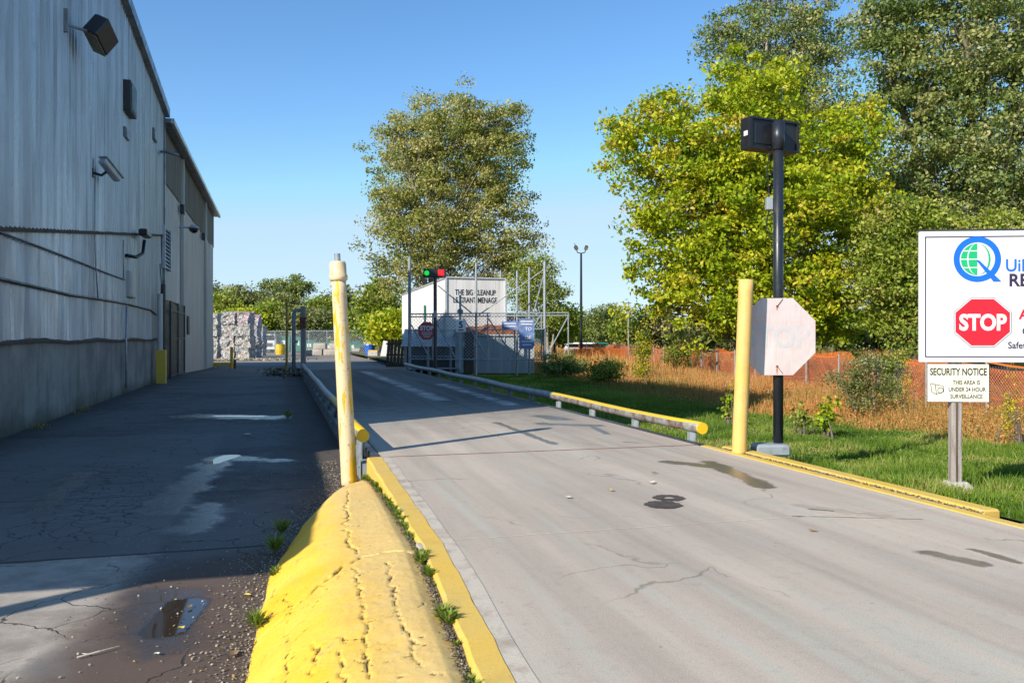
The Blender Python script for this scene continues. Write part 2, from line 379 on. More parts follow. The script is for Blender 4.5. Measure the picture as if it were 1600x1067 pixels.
def m_lane():
    m = N('old patched asphalt'); o = m.xyz(); W = lambda u, v: at(u, v, -.35)
    big = m.noise(.35, 5, .6); mid = m.noise(3.5, 6, .65); fine = m.noise(120, 3, .7); edge = m.noise(1.7, 8, .7)
    c = m.mix(m.rng(big, .45, .56), (.125, .12, .115), (.075, .068, .064))
    c = m.mix(m.math('MULTIPLY', m.rng(mid, .45, .7), .6), c, (.17, .155, .14))
    # paler concrete apron nearest the camera on the left
    pale = m.math('MULTIPLY', m.rng(o[1], 7.35, 7.25), m.rng(m.math('ADD', m.math('ADD', o[0], m.math('MULTIPLY', o[1], -.12)), m.math('MULTIPLY', edge, .9)), -1.25, -1.42))
    c = m.mix(pale, c, m.mix(m.rng(mid, .4, .65), (.40, .355, .30), (.25, .22, .185)))
    slab = m.math('MULTIPLY', m.rng(o[0], -.9, -1.0), m.rng(m.math('ADD', o[1], m.math('MULTIPLY', edge, .5)), 16.5, 16.2))
    c = m.mix(m.math('MULTIPLY', m.math('MULTIPLY', slab, m.math('SUBTRACT', 1.0, pale)), .55), c, (.20, .18, .165))
    brown = m.seg((-.55, 2.0), (-.15, 6.2), 1.15, .9, nz=edge, soft=.4)
    c = m.mix(m.math('MULTIPLY', brown, .85), c, (.095, .06, .042))
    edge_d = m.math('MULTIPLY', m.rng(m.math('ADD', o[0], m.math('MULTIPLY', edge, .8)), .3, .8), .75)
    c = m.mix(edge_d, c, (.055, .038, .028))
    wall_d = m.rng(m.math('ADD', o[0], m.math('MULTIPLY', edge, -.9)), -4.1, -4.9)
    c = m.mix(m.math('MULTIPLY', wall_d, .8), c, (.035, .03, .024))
    # grit
    g = m.rng(m.vor(38), .16, .08); pick = m.rng(m.noise(2.2, 4), .5, .62); c = m.mix(m.math('MULTIPLY', g, m.math('MULTIPLY', pick, .7)), c, (.36, .31, .22))
    c = m.mix(.3, c, m.ramp(fine, [(.3, (.12, .12, .12)), (.7, (.88, .88, .88))]), 'OVERLAY')
    # cracks
    wv = m.n('Mix'); wv.data_type = 'VECTOR'
    def warp(k):
        nn = m.n('TexNoise'); m.put(nn.inputs['Vector'], m.P); nn.inputs['Scale'].default_value = 2.2; nn.inputs['Detail'].default_value = 5
        a_ = m.n('VectorMath'); a_.operation = 'MULTIPLY_ADD'; m.put(a_.inputs[0], nn.outputs['Color']); a_.inputs[1].default_value = (k, k, k); m.put(a_.inputs[2], m.P); return a_.outputs[0]
    cr = m.vor(1.5, warp(.5), 'DISTANCE_TO_EDGE'); crk = m.rng(cr, .012, .004)
    cr2 = m.vor(4.5, warp(.3), 'DISTANCE_TO_EDGE'); zone = m.seg(W(180, 730), W(130, 830), .7, 1.2, nz=edge, soft=.5)
    crk = m.math('MULTIPLY', crk, m.rng(m.noise(.9, 3), .42, .52)); crk = m.math('MAXIMUM', crk, m.math('MULTIPLY', m.rng(cr2, .03, .008), zone))
    jt = m.rng(m.math('ABSOLUTE', m.math('SUBTRACT', m.math('ADD', o[1], m.math('MULTIPLY', mid, .08)), 7.33)), .035, .015)
    jt2 = m.rng(m.math('ABSOLUTE', m.math('SUBTRACT', m.math('ADD', o[1], m.math('MULTIPLY', mid, .08)), 10.0)), .02, .008)
    crk = m.math('MAXIMUM', crk, m.math('MAXIMUM', jt, jt2))
    c = m.mix(m.math('MULTIPLY', crk, .85), c, (.018, .015, .012))
    # damp areas and standing water
    damp = None; pool = None
    for (u1, v1, u2, v2, r, amp) in ((250, 800, 340, 720, .38, .9), (350, 715, 430, 720, .42, .9), (300, 830, 330, 790, .35, .7), (240, 930, 250, 1010, .34, .8), (300, 650, 420, 652, .8, 1.2), (60, 800, 130, 740, .25, .6)):
        k = m.seg(W(u1, v1), W(u2, v2), r, amp, nz=edge, soft=.8); damp = k if damp is None else m.math('MAXIMUM', damp, k)
    for (u1, v1, u2, v2, r, amp) in ((330, 723, 362, 712, .14, .34), (340, 650, 412, 650, .12, .3), (255, 985, 290, 945, .17, .28), (285, 846, 315, 845, .03, .10)):
        k = m.seg(W(u1, v1), W(u2, v2), r, amp, nz=edge, soft=.3); pool = k if pool is None else m.math('MAXIMUM', pool, k)
    c = m.mix(m.math('MULTIPLY', damp, .55), c, (.035, .032, .03)); c = m.mix(m.math('MULTIPLY', pool, .8), c, (.03, .022, .016))
    r = m.rng(m.math('ADD', damp, m.math('MULTIPLY', m.math('SUBTRACT', mid, .5), 1.6)), .25, .9, .80, .26); r = m.math('MULTIPLY', r, m.rng(pool, .3, .9, 1, .06))
    dry = m.math('SUBTRACT', 1.0, pool)
    h = m.math('MULTIPLY', m.math('ADD', m.math('ADD', fine, m.math('MULTIPLY', mid, 2.0)), m.math('MULTIPLY', crk, -3)), dry)
    return m.fin(c, r, 0, m.bump(h, .45, .004))
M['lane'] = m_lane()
def m_yard():
    m = N('dusty yard pavement'); a = m.noise(.15, 5, .6); b = m.noise(2, 6, .7); f = m.noise(30, 4, .7)
    c = m.mix(m.rng(a, .4, .6), (.26, .235, .20), (.19, .17, .145)); c = m.mix(m.math('MULTIPLY', m.rng(b, .5, .75), .5), c, (.12, .10, .08))
    return m.fin(c, .9, 0, m.bump(f, .4, .01))
M['yard'] = m_yard()
def m_lawn():
    m = N('mown grass ground'); a = m.noise(.6, 5, .6); b = m.noise(7, 6, .7); f = m.noise(60, 4, .7)
    c = m.mix(m.rng(a, .35, .65), (.055, .105, .018), (.085, .115, .025)); c = m.mix(m.math('MULTIPLY', m.rng(b, .55, .75), .6), c, (.10, .085, .04))
    return m.fin(c, .95, 0, m.bump(f, 1.0, .03))
M['lawn'] = m_lawn()
def m_dirt():
    m = N('field ground'); a = m.noise(.05, 6, .6); b = m.noise(.8, 6, .7)
    c = m.mix(m.rng(a, .4, .6), (.10, .10, .035), (.16, .13, .06)); c = m.mix(m.math('MULTIPLY', m.rng(b, .5, .7), .5), c, (.05, .07, .02))
    return m.fin(c, .95, 0, m.bump(b, .8, .05))
M['field'] = m_dirt()
def m_siding(name, c1, c2, rough=.42, streak=1.0, metal=.15):
    m = N(name); st = m.map((1, 1.6, .12)); a = m.noise(1.3, 6, .6, st); b = m.noise(.35, 4, .5); f = m.noise(50, 3); s2 = m.noise(5, 6, .7, m.map((1, 1.5, .05)))
    c = m.mix(m.rng(a, .38, .66), c1, c2); c = m.mix(m.math('MULTIPLY', m.rng(s2, .53, .68), .75*streak), c, tuple(x*.42 for x in c1))
    c = m.mix(m.math('MULTIPLY', m.rng(s2, .44, .32), .6*streak), c, tuple(min(.75, x*1.5) for x in c1))
    c = m.mix(m.math('MULTIPLY', m.rng(b, .55, .75), .3), c, (.30, .22, .15))
    dirt = m.rng(m.noise(2.2, 8, .75), .58, .74); c = m.mix(m.math('MULTIPLY', dirt, .35*streak), c, (.16, .13, .10))
    oi = m.n('ObjectInfo').outputs['Random']
    c = m.mix(m.rng(oi, 0, 1, 0, .22), c, tuple(x*.6 for x in c1))
    return m.fin(c, m.rng(a, .3, .7, rough-.1, rough+.15), metal, m.bump(f, .06, .004, m.bump(m.noise(1.1, 3), .25, .03)))
M['siding'] = m_siding('weathered grey white siding', (.64, .66, .68), (.44, .46, .48), .32, 1.0, .3)
M['siding_b'] = m_siding('cream grey siding', (.60, .58, .53), (.50, .48, .44), .5, .4)
M['siding_dark'] = m_siding('brown olive siding band', (.17, .155, .12), (.12, .11, .085), .5, .6)
M['trim'] = worn('grey blue flashing', (.22, .26, .30), (.15, .17, .19), .4, .2, 3)
M['trim_pale'] = worn('pale eave flashing', (.52, .56, .60), (.40, .42, .45), .35, .3, 3)
def m_found():
    m = N('stained foundation concrete'); o = m.xyz(); a = m.noise(.8, 6, .65); st = m.noise(2.2, 5, .6, m.map((1, 1, .25))); f = m.noise(60, 3)
    c = m.mix(m.rng(a, .35, .65), (.34, .32, .29), (.20, .185, .165)); c = m.mix(m.math('MULTIPLY', m.rng(st, .5, .7), .55), c, (.11, .095, .075))
    low = m.rng(m.math('ADD', o[2], m.math('MULTIPLY', a, -.7)), -.35, -.75)
    c = m.mix(m.math('MULTIPLY', low, .75), c, (.055, .06, .035))
    return m.fin(c, .9, 0, m.bump(f, .4, .006, m.bump(a, .3, .03)))
M['found'] = m_found()
def m_leaf(name, stops, trans=.45):
    m = N(name); t = m.attr('tint'); c = m.ramp(t, stops); d = m.n('BsdfPrincipled'); m.put(d.inputs['Base Color'], c)
    d.inputs['Roughness'].default_value = .5; d.inputs['Specular IOR Level'].default_value = .35
    tr = m.n('BsdfTranslucent'); m.put(tr.inputs[0], m.mix(.5, c, (.25, .32, .02), 'MIX'))
    mxs = m.n('MixShader'); mxs.inputs[0].default_value = trans; m.t.links.new(d.outputs[0], mxs.inputs[1]); m.t.links.new(tr.outputs[0], mxs.inputs[2])
    m.t.links.new(mxs.outputs[0], m.out.inputs[0]); return m.m
M['leaf_poplar'] = m_leaf('poplar leaves', [(0, (.10, .14, .03)), (.35, (.25, .28, .05)), (.7, (.44, .41, .10)), (1, (.62, .54, .24))], .4)
M['leaf_maple'] = m_leaf('yellow green maple leaves', [(0, (.14, .24, .012)), (.35, (.36, .47, .015)), (.75, (.62, .62, .025)), (1, (.75, .55, .08))], .45)
M['leaf_dark'] = m_leaf('deep green leaves', [(0, (.05, .10, .03)), (.4, (.16, .23, .06)), (.8, (.34, .37, .10)), (1, (.50, .46, .20))], .35)
M['leaf_mid'] = m_leaf('mid green leaves', [(0, (.08, .14, .02)), (.4, (.22, .30, .03)), (.8, (.40, .44, .06)), (1, (.50, .42, .14))], .35)
M['leaf_olive'] = m_leaf('dull olive leaves', [(0, (.09, .12, .04)), (.4, (.19, .22, .06)), (.8, (.32, .32, .12)), (1, (.44, .36, .20))], .3)
M['blade'] = m_leaf('lawn blades', [(0, (.06, .13, .012)), (.45, (.14, .24, .02)), (.8, (.24, .33, .04)), (1, (.42, .38, .13))], .35)
M['straw'] = m_leaf('dry weeds', [(0, (.14, .17, .03)), (.25, (.30, .24, .06)), (.5, (.56, .31, .10)), (.75, (.66, .24, .06)), (1, (.66, .47, .26))], .3)
M['goldenrod'] = m_leaf('yellow flowers', [(0, (.10, .18, .02)), (.5, (.45, .42, .02)), (1, (.75, .55, .02))], .3)
M['orange_mesh'] = m_leaf('orange safety netting', [(0, (.85, .17, .03)), (1, (.95, .30, .08))], .35)
M['litter'] = m_leaf('gravel and dead leaves', [(0, (.10, .08, .05)), (.5, (.30, .25, .18)), (.85, (.42, .38, .30)), (1, (.45, .33, .08))], .05)
def m_bale(name, hue):
    m = N(name); v = m.vor(8, out='Color'); s_ = m.n('SeparateColor'); m.put(s_.inputs[0], v); k = m.vor(11)
    c = m.ramp(s_.outputs[0], [(0, (.48, .42, .38)), (.25, (.13, .12, .12)), (.42, (.52, .44, .38)), (.55, hue), (.68, (.62, .60, .62)), (.80, (.10, .18, .30)), (.90, (.22, .28, .14)), (1, (.40, .12, .10))])
    c = m.mix(m.rng(k, .06, .09, 0, .0), c, (.1, .1, .1))
    return m.fin(c, .35, 0, m.bump(m.math('ADD', k, m.noise(20, 4)), .9, .05))
M['bale'] = m_bale('baled plastic', (.34, .40, .38)); M['bale_pink'] = m_bale('purple baled plastic', (.50, .20, .42)); M['bale_blue'] = m_bale('blue white baled plastic', (.30, .40, .62))
def m_faded():
    m = N('sun bleached stop sign'); a = m.noise(2.2, 5, .6); b = m.noise(7, 5, .6, m.map((4, 1, .5))); f = m.noise(80, 2)
    c = m.mix(m.rng(a, .35, .65), (.58, .47, .46), (.62, .58, .57)); c = m.mix(m.math('MULTIPLY', m.rng(b, .5, .7), .5), c, (.56, .38, .35))
    return m.fin(c, .45, 0, m.bump(f, .03, .0036))
M['faded'] = m_faded()
M['ghost'] = worn('ghost lettering', (.50, .50, .52), (.60, .52, .52), .45, 0, 5, bump=0, grain=0)
M['rust_spot'] = worn('rust run', (.42, .13, .07), (.6, .38, .33), .8, 0, 9, bump=0)
def m_lamp(name, col, es):
    m = N(name); return m.fin(col, .4, 0, None, None, col, es)
M['green_lamp'] = m_lamp('lit green lamp', (.005, .6, .05), .8); M['red_lamp'] = m_lamp('lit red lamp', (.9, .006, .006), .8)
def m_trailer():
    m = N('white trailer panels'); o = m.xyz(); a = m.noise(1.2, 5, .6, m.map((1.6, 1.6, .2))); st = m.noise(3, 5, .6, m.map((3, 3, .15)))
    c = m.mix(m.rng(a, .4, .7), (.76, .74, .71), (.60, .57, .53)); c = m.mix(m.math('MULTIPLY', m.rng(st, .55, .75), .5), c, (.38, .33, .28))
    return m.fin(c, .45, 0, None)
M['trailer'] = m_trailer()
M['bin_paint'] = m_siding('pale blue grey steel', (.40, .44, .44), (.33, .36, .36), .5, .5, 0.0)

# ------------------------------------------------------------------ THE SETTING
def axis(*segs):
    o = []
    for a, b, st in segs: o += list(np.arange(a, b, st))
    o.append(segs[-1][1]); return np.array(o)
gx = axis((-3000, -300, 300), (-300, 300, 30), (300, 3000, 300)); gy = axis((-600, -60, 60), (-60, 300, 30), (300, 6000, 300))
tag(grid('ground', gx, gy, lambda X, Y: -1.1+0*X, M['field']), kind='structure')
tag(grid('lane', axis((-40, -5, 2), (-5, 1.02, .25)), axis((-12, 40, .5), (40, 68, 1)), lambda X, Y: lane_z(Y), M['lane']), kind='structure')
tag(grid('yard', axis((-60, 16, 2)), axis((68, 118, 2)), lambda X, Y: -0.75+0*X-.004, M['yard']), kind='structure')
def apron_z(X, Y): return -0.04-0.71*sstep(38, 60, Y)
tag(grid('apron', axis((1.02, 8.0, .5)), axis((37.05, 68, 1)), apron_z, M['yard']), kind='structure')
# field and lawn
def rolling(X, Y): return 0.03*np.sin(X*1.3+Y*.7)*np.sin(Y*.9-X*.4)+.015*np.sin(3.1*X)*np.sin(2.7*Y)
def lawn_full(X, Y): return lawn_z(X, Y)+rolling(X, Y)*sstep(5.6, 7, X)
tag(grid('lawn', axis((5.60, 14, .2), (14, 60, 2)), axis((5.0, 25, .25), (25, 37, 1)), lawn_full, M['lawn']), kind='structure')
def field_z(X, Y): return np.where(X < 16, lawn_full(X, np.minimum(Y, 60)), -0.75)-0.004
tag(grid('field', axis((8.0, 16, 1), (16, 260, 8)), axis((37, 60, 1), (60, 300, 8)), lambda X, Y: lawn_z(X, Y)-.004-.0*X, M['field']), kind='structure')
tag(grid('side_lawn', axis((16, 60, 2)), axis((-4, 5, 1)), lambda X, Y: lawn_z(X, Y)-.01, M['lawn']), kind='structure')
# road: slabs of concrete with open joints
road = tag(MB().box((3.1, -1, -.103), (4.1, 21.5, .2)).build('road', M['joint_dirt']), kind='structure')
def slab(x0, x1, y0, y1, z=0.0, mt='road', par=road, t=.10, name='slab'):
    return MB().box(((x0+x1)/2, (y0+y1)/2, z-t/2), (x1-x0, y1-y0, t), bev=.003).build(name, M[mt], par)
slab(1.12, 5.23, 5.66, 9.76, -.004*0); slab(.90, 5.23, 1.0, 5.645); slab(.70, 5.23, -6, .985)
slab(5.235, 16, -6, 5.0)
# kerb on the right: a raised yellow kerb with a painted strip along its foot
kerb_r = tag(MB().box((5.52, 7.45, -.10), (.17, 4.1, .23), bev=.015).build('kerb', M['yellow_kerb']), kind='structure')
MB().box((5.30, 7.25, -.045), (.11, 4.9, .1), bev=.006).build('painted_strip', M['yellow_kerb'], kerb_r)
MB().box((5.395, 7.2, -.055), (.075, 5.2, .08)).build('gutter', M['joint_dirt'], kerb_r)
# kerb on the left, beside the mound
KLY = [-2, 3.25, 5.5, 9.1, 9.76]
def kl(Y): return np.interp(Y, KLY, [.60, .78, .915, .97, .985])
def kr(Y): return np.interp(Y, KLY, [.76, .935, 1.075, 1.15, 1.165])
kys = np.arange(-2, 9.77, .14); km = MB(); kw = lambda y: .004*math.sin(y*7)+.003*math.sin(y*17+1)
for y0, y1 in zip(kys[:-1], kys[1:]):
    for (xa, za, xb, zb) in ((kl, -.36, kl, -.014), (kl, -.014, lambda q: kl(q)+.02, .006), (lambda q: kl(q)+.02, .006, lambda q: kr(q)-.012, .008), (lambda q: kr(q)-.012, .008, kr, -.004), (kr, -.004, kr, -.1)):
        km.quad([(float(xa(y0))+kw(y0), y0, za), (float(xb(y0))+kw(y0), y0, zb), (float(xb(y1))+kw(y1), y1, zb), (float(xa(y1))+kw(y1), y1, za)][::-1])
km.quad([(kl(9.76), 9.758, -.36), (kr(9.76), 9.758, -.36), (kr(9.76), 9.758, 0), (kl(9.76), 9.758, 0)])
kerb_l = tag(km.build('kerb', M['yellow_kerb']), kind='structure')
ks_ = MB()
for y0, y1 in zip(kys[:-1], kys[1:]): ks_.quad([(kr(y0)-.01, y0, .0036), (kr(y1)-.01, y1, .0036), (kr(y1)+.085+.006*math.sin(y1*3), y1, .0036), (kr(y0)+.085+.006*math.sin(y0*3), y0, .0036)][::-1])
ks_.build('kerb_margin', M['margin'], kerb_l)

# distant hill
hx = np.linspace(-500, 2600, 120); hy = np.linspace(1900, 3200, 12)
def hill_z(X, Y): return (60+38*np.sin(X/420+.6)+14*np.sin(X/170)+5*np.sin(X/61))*np.clip((Y-1900)/500, 0, 1)*sstep(-500, 500, X)
def m_hill():
    m = N('wooded hill'); a = m.noise(.012, 6, .7); c = m.mix(m.rng(a, .4, .6), (.03, .055, .02), (.07, .09, .03)); return m.fin(c, .95, 0, m.bump(a, 1, 8))
M['hill'] = m_hill()
tag(grid('hills', hx, hy, hill_z, M['hill']), kind='structure')

# ------------------------------------------------------------------ yellow mound: a heightfield with real cracks
def polyd(X, Y, pts, jag=.0):
    D = np.full(X.shape, 9.0)
    for (a, b) in zip(pts[:-1], pts[1:]):
        dx, dy = b[0]-a[0], b[1]-a[1]; t = np.clip(((X-a[0])*dx+(Y-a[1])*dy)/(dx*dx+dy*dy+1e-9), 0, 1)
        D = np.minimum(D, np.hypot(X-a[0]-t*dx, Y-a[1]-t*dy))
    return D
def vnoise(X, Y, s, seed=0):
    """smooth value noise"""
    r = np.random.default_rng(seed); G = r.random((256, 256)); x = X*s; y = Y*s
    xi = np.floor(x).astype(int); yi = np.floor(y).astype(int); fx = x-xi; fy = y-yi; fx = fx*fx*(3-2*fx); fy = fy*fy*(3-2*fy)
    g = lambda i, j: G[i % 256, j % 256]
    return (g(xi, yi)*(1-fx)+g(xi+1, yi)*fx)*(1-fy)+(g(xi, yi+1)*(1-fx)+g(xi+1, yi+1)*fx)*fy
def fbm(X, Y, s, o=4, seed=0):
    v = 0; a = 1; t = 0
    for k in range(o): v = v+a*vnoise(X, Y, s*2**k, seed+k); t += a; a *= .5
    return v/t
def mound_left(Y):
    return np.interp(Y, [-2, 4.4, 6.3, 8.0, 9.2, 9.9], [-.24, -.20, -.10, .19, .47, .72])
def mound_base(X, Y):
    xl = mound_left(Y); xr = kl(Y)-.012; top = np.interp(Y, [-2, 5, 7, 8.5, 9.5, 9.95], [-.03, -.03, -.04, -.12, -.24, -.36])
    s = np.clip((X-xl)/np.maximum(xr-xl, .05), 0, 1)
    prof = (1-(1-np.clip(s/.60, 0, 1))**1.75)
    return -.38+(top+.38)*prof+.03*np.clip((s-.55)/.3, 0, 1)-.035*np.clip((s-.9)/.1, 0, 1)
my = np.arange(2.4, 9.96, .014); mt_ = np.linspace(0, 1, 96)
YY = np.repeat(my[:, None], 96, 1); XX = mound_left(YY)+(kl(YY)-.012-mound_left(YY))*mt_[None, :]
XX = XX+(fbm(YY, YY*0, 3, 3, 5)-.5)*.10*(1-mt_[None, :])
ZZ = mound_base(XX, YY)+(fbm(XX, YY, 2.4, 4, 2)-.5)*.026+(fbm(XX, YY, 40, 3, 9)-.5)*.005
def pc(*uv):                                         # crack points seen in the photograph, put on the mound
    o = []
    for (u, v) in uv:
        z = -.05
        for _ in range(8):
            p = at(u, v, z); z = float(mound_base(np.array(p.x), np.array(min(p.y, 9.9)))) if p.y > 2 else -.05
        o.append((p.x, p.y))
    return o
jx = (fbm(XX, YY, 9, 5, 21)-.5)*.10; jy = (fbm(XX, YY, 9, 5, 33)-.5)*.10
crack = np.zeros_like(XX)
CR = [(pc((640, 863), (560, 868), (510, 905), (450, 958), (405, 1000)), .030, .04), (pc((545, 765), (540, 810), (548, 850), (562, 862)), .016, .025),
                     (pc((553, 885), (568, 930), (575, 1000), (572, 1060)), .013, .022), (pc((602, 878), (622, 940), (638, 990), (650, 1040)), .011, .02),
                     (pc((535, 895), (500, 930), (490, 950)), .008, .012), (pc((430, 925), (455, 950), (450, 1010), (444, 1067)), .009, .014),
                     (pc((495, 1000), (492, 1050)), .012, .02), (pc((533, 1010), (540, 1060)), .012, .02), (pc((580, 1035), (650, 1018)), .006, .01), (pc((620, 878), (580, 890), (555, 900)), .008, .012),
                     (pc((430, 910), (425, 960)), .007, .01), (pc((640, 960), (670, 940)), .006, .01), (pc((520, 820), (512, 835)), .006, .01), (pc((700, 1050), (600, 1060)), .006, .01),
                     (pc((560, 780), (575, 790)), .005, .008), (pc((552, 1000), (510, 1000), (480, 1030)), .006, .01)]
rb_ = random.Random(3)
for pts, wd, dep in list(CR):
    if wd < .009: continue
    for (a, b) in zip(pts[:-1], pts[1:]):
        for _ in range(3):
            t_ = rb_.random(); q = (a[0]+(b[0]-a[0])*t_, a[1]+(b[1]-a[1])*t_); an1 = rb_.uniform(-1, 1)+(0 if rb_.random() > .5 else math.pi); l_ = rb_.uniform(.04, .16)
            CR.append(([q, (q[0]+math.cos(an1)*l_, q[1]+math.sin(an1)*l_)], .005, .007))
for pts, wd, dep in CR:
    D = polyd(XX+jx, YY+jy, pts); k = np.clip(1-D/(wd*(.25+.62*fbm(XX, YY, 7, 4, 44))), 0, 1); ZZ = ZZ-k*dep; crack = np.maximum(crack, k)
Vm = np.stack([XX, YY, ZZ], -1).reshape(-1, 3); nx_ = 96; ny_ = len(my)
i_, j_ = np.meshgrid(np.arange(nx_-1), np.arange(ny_-1)); a_ = (j_*nx_+i_).ravel()
me = fast('mound', Vm, np.stack([a_, a_+1, a_+1+nx_, a_+nx_], -1))
at_ = me.attributes.new('crack', 'FLOAT', 'POINT'); at_.data.foreach_set('value', crack.ravel().astype(np.float32))
def m_mound():
    m = N('thick yellow paint on asphalt'); k = m.attr('crack'); o = m.xyz(); n1 = m.noise(7, 7, .65); n2 = m.noise(1.6, 4, .5); n3 = m.noise(130, 4, .7); n4 = m.noise(22, 6, .75)
    y = m.mix(m.rng(n2, .35, .65), (.80, .47, .012), (.82, .54, .07))
    wornx = m.rng(m.math('ADD', o[0], m.math('MULTIPLY', n1, .5)), .45, .85, 0, .8)
    y = m.mix(m.math('MULTIPLY', wornx, .75), y, (.64, .47, .24))
    y = m.mix(m.rng(n1, .66, .71), y, (.40, .31, .17)); y = m.mix(m.math('MULTIPLY', m.rng(n4, .58, .74), .3), y, (.48, .30, .05))
    y = m.mix(m.math('MULTIPLY', m.rng(k, .22, .6), .9), y, (.06, .045, .025))
    sc_ = m.math('MULTIPLY', m.rng(m.noise(2.4, 6, .7, m.map((1.8, .7, 1))), .56, .76), .35); y = m.mix(sc_, y, (.36, .24, .07))
    fc = m.rng(m.vor(7, m.map((1, 1, 1)), 'DISTANCE_TO_EDGE'), .012, .0); y = m.mix(m.math('MULTIPLY', m.math('MULTIPLY', fc, m.rng(m.noise(3, 3), .5, .6)), .6), y, (.2, .12, .03))
    chip = m.rng(m.noise(48, 5, .7), .64, .68); y = m.mix(m.math('MULTIPLY', chip, .7), y, (.12, .09, .06))
    y = m.mix(.25, y, m.ramp(n3, [(.3, (.15, .15, .15)), (.7, (.85, .85, .85))]), 'OVERLAY')
    return m.fin(y, .6, 0, m.bump(n3, .4, .004, m.bump(n4, .5, .008)))
M['mound'] = m_mound()
mound = link('mound', me, M['mound'], None, True); tag(mound, 'cracked asphalt mound painted thick yellow, at the foot of the leaning bollard', 'mound')

# ------------------------------------------------------------------ weighbridge deck
wb = thing('weighbridge', 'long concrete truck weighbridge deck set between the two pipe guide rails', 'weighbridge', (3.2, 9.8, 0))
def wpart(o): o.location = (-3.2, -9.8, 0); return o
DY0, DY1 = 9.79, 37.0
ys = [DY0, 14.6, 20.2, 25.8, 31.4, DY1]
for k in range(5):
    y0, y1 = ys[k]+.012, ys[k+1]
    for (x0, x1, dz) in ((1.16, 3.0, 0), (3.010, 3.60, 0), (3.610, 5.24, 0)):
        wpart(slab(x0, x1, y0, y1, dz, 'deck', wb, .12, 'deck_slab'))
wpart(MB().box((1.10, (DY0+DY1)/2, -.10), (.10, DY1-DY0, .22), bev=.01).build('side_beam', M['steel_dark'], wb))
wpart(MB().box((5.30, (DY0+DY1)/2, -.10), (.10, DY1-DY0, .22), bev=.01).build('side_beam', M['steel_dark'], wb))
wpart(MB().box((3.2, (DY0+DY1)/2, -.42), (3.9, DY1-DY0, .55)).build('underframe', M['steel_dark'], wb))
wpart(MB().box((3.2, 23.4, -.053), (4.06, 27.1, .1)).build('joint_filler', M['joint_dirt'], wb))
wpart(MB().box((3.2, 9.778, -.03), (4.1, .016, .066)).build('end_plate', M['rust'], wb))
wpart(MB().box((1.0, 23.5, -.24), (.08, 27, .26)).build('side_skirt', M['grey_paint'], wb))
def rail(x, y0, y1, label, group):
    t = thing('guide_rail', label, 'guide rail', (x, y0, 0), 0, group)
    pb = MB()
    pb.tube([(x, y, .20+.012*math.sin(y*.9)) for y in np.linspace(y0, y1, 24)], .075, 16)
    p = pb.build('pipe', M['rail_far'], t, True); p.location = (-x, -y0, 0)
    c_ = MB().tube([(0, -.012, .20), (0, .02, .20)], .077, 16).build('end_cap', M['cap'], t)
    y = y0+.25; first = None
    while y < y1:
        b_ = MB().box((0, 0, -.06), (.018, .14, .42)).box((.0, 0, -.19), (.12, .15, .02)).box((0, .067, -.05), (.10, .012, .34))
        if first is None: first = b_.build('post', M['grey_paint'], t); o = first
        else:
            o = first.copy(); C.objects.link(o); o.parent = t
        o.location = (0, y-y0, 0); y += 1.85
    return t
M['cap'] = m_yellow('bright yellow cap', (.85, .52, .01), (.4, .3, .1), .72, .76)
rail(.985, 10.25, 36.6, 'left pipe guide rail of the weighbridge, its yellow end cap behind the leaning bollard', 'pipe guide rails along the weighbridge')
rail(5.38, 9.9, 36.6, 'right pipe guide rail of the weighbridge beside the lawn, yellow along its top', 'pipe guide rails along the weighbridge')

# ------------------------------------------------------------------ warehouses
YA0, YA1, YB1 = 9.73, 36.9, 64.7
def rake(Y): return 10.66+.10*(YA1-Y)
bA = thing('warehouse', 'tall warehouse with weathered grey ribbed siding above a stained concrete base, on the left', 'warehouse', (WX, YA0, -.4))
bB = thing('warehouse', 'farther warehouse section with cream siding under a dark olive band and pale eave', 'warehouse', (WX, YA1, -.4))
def wp(o, b=None):
    b = b or bA; o.parent = b; o.location = tuple(-c for c in b.location); return o
# solid core
mb = MB(); mb.prism([(0, 0)], 0, 0) if False else None
core = MB(); b0 = len(core.v)
prof = [(YA0, -.5), (YA1, -.5), (YA1, rake(YA1)), (YA0, rake(YA0))]
def xprism(poly, x0, x1):
    k = MB(); n = len(poly)
    for x in (x0, x1):
        for p in poly: k.v.append((x, p[0], p[1]))
    k.f.append(tuple(range(n))); k.f.append(tuple(range(2*n-1, n-1, -1)))
    for i in range(n):
        j = (i+1) % n; k.f.append((i, i+n, j+n, j))
    return k
wp(xprism(prof, WX-26, WX-.10).build('wall', M['siding']))
wp(xprism([(YA1+.01, -.9), (YB1, -.9), (YB1, 10.25), (YA1+.01, 10.25)], WX-26, WX-.10).build('wall', M['siding_b']), bB)
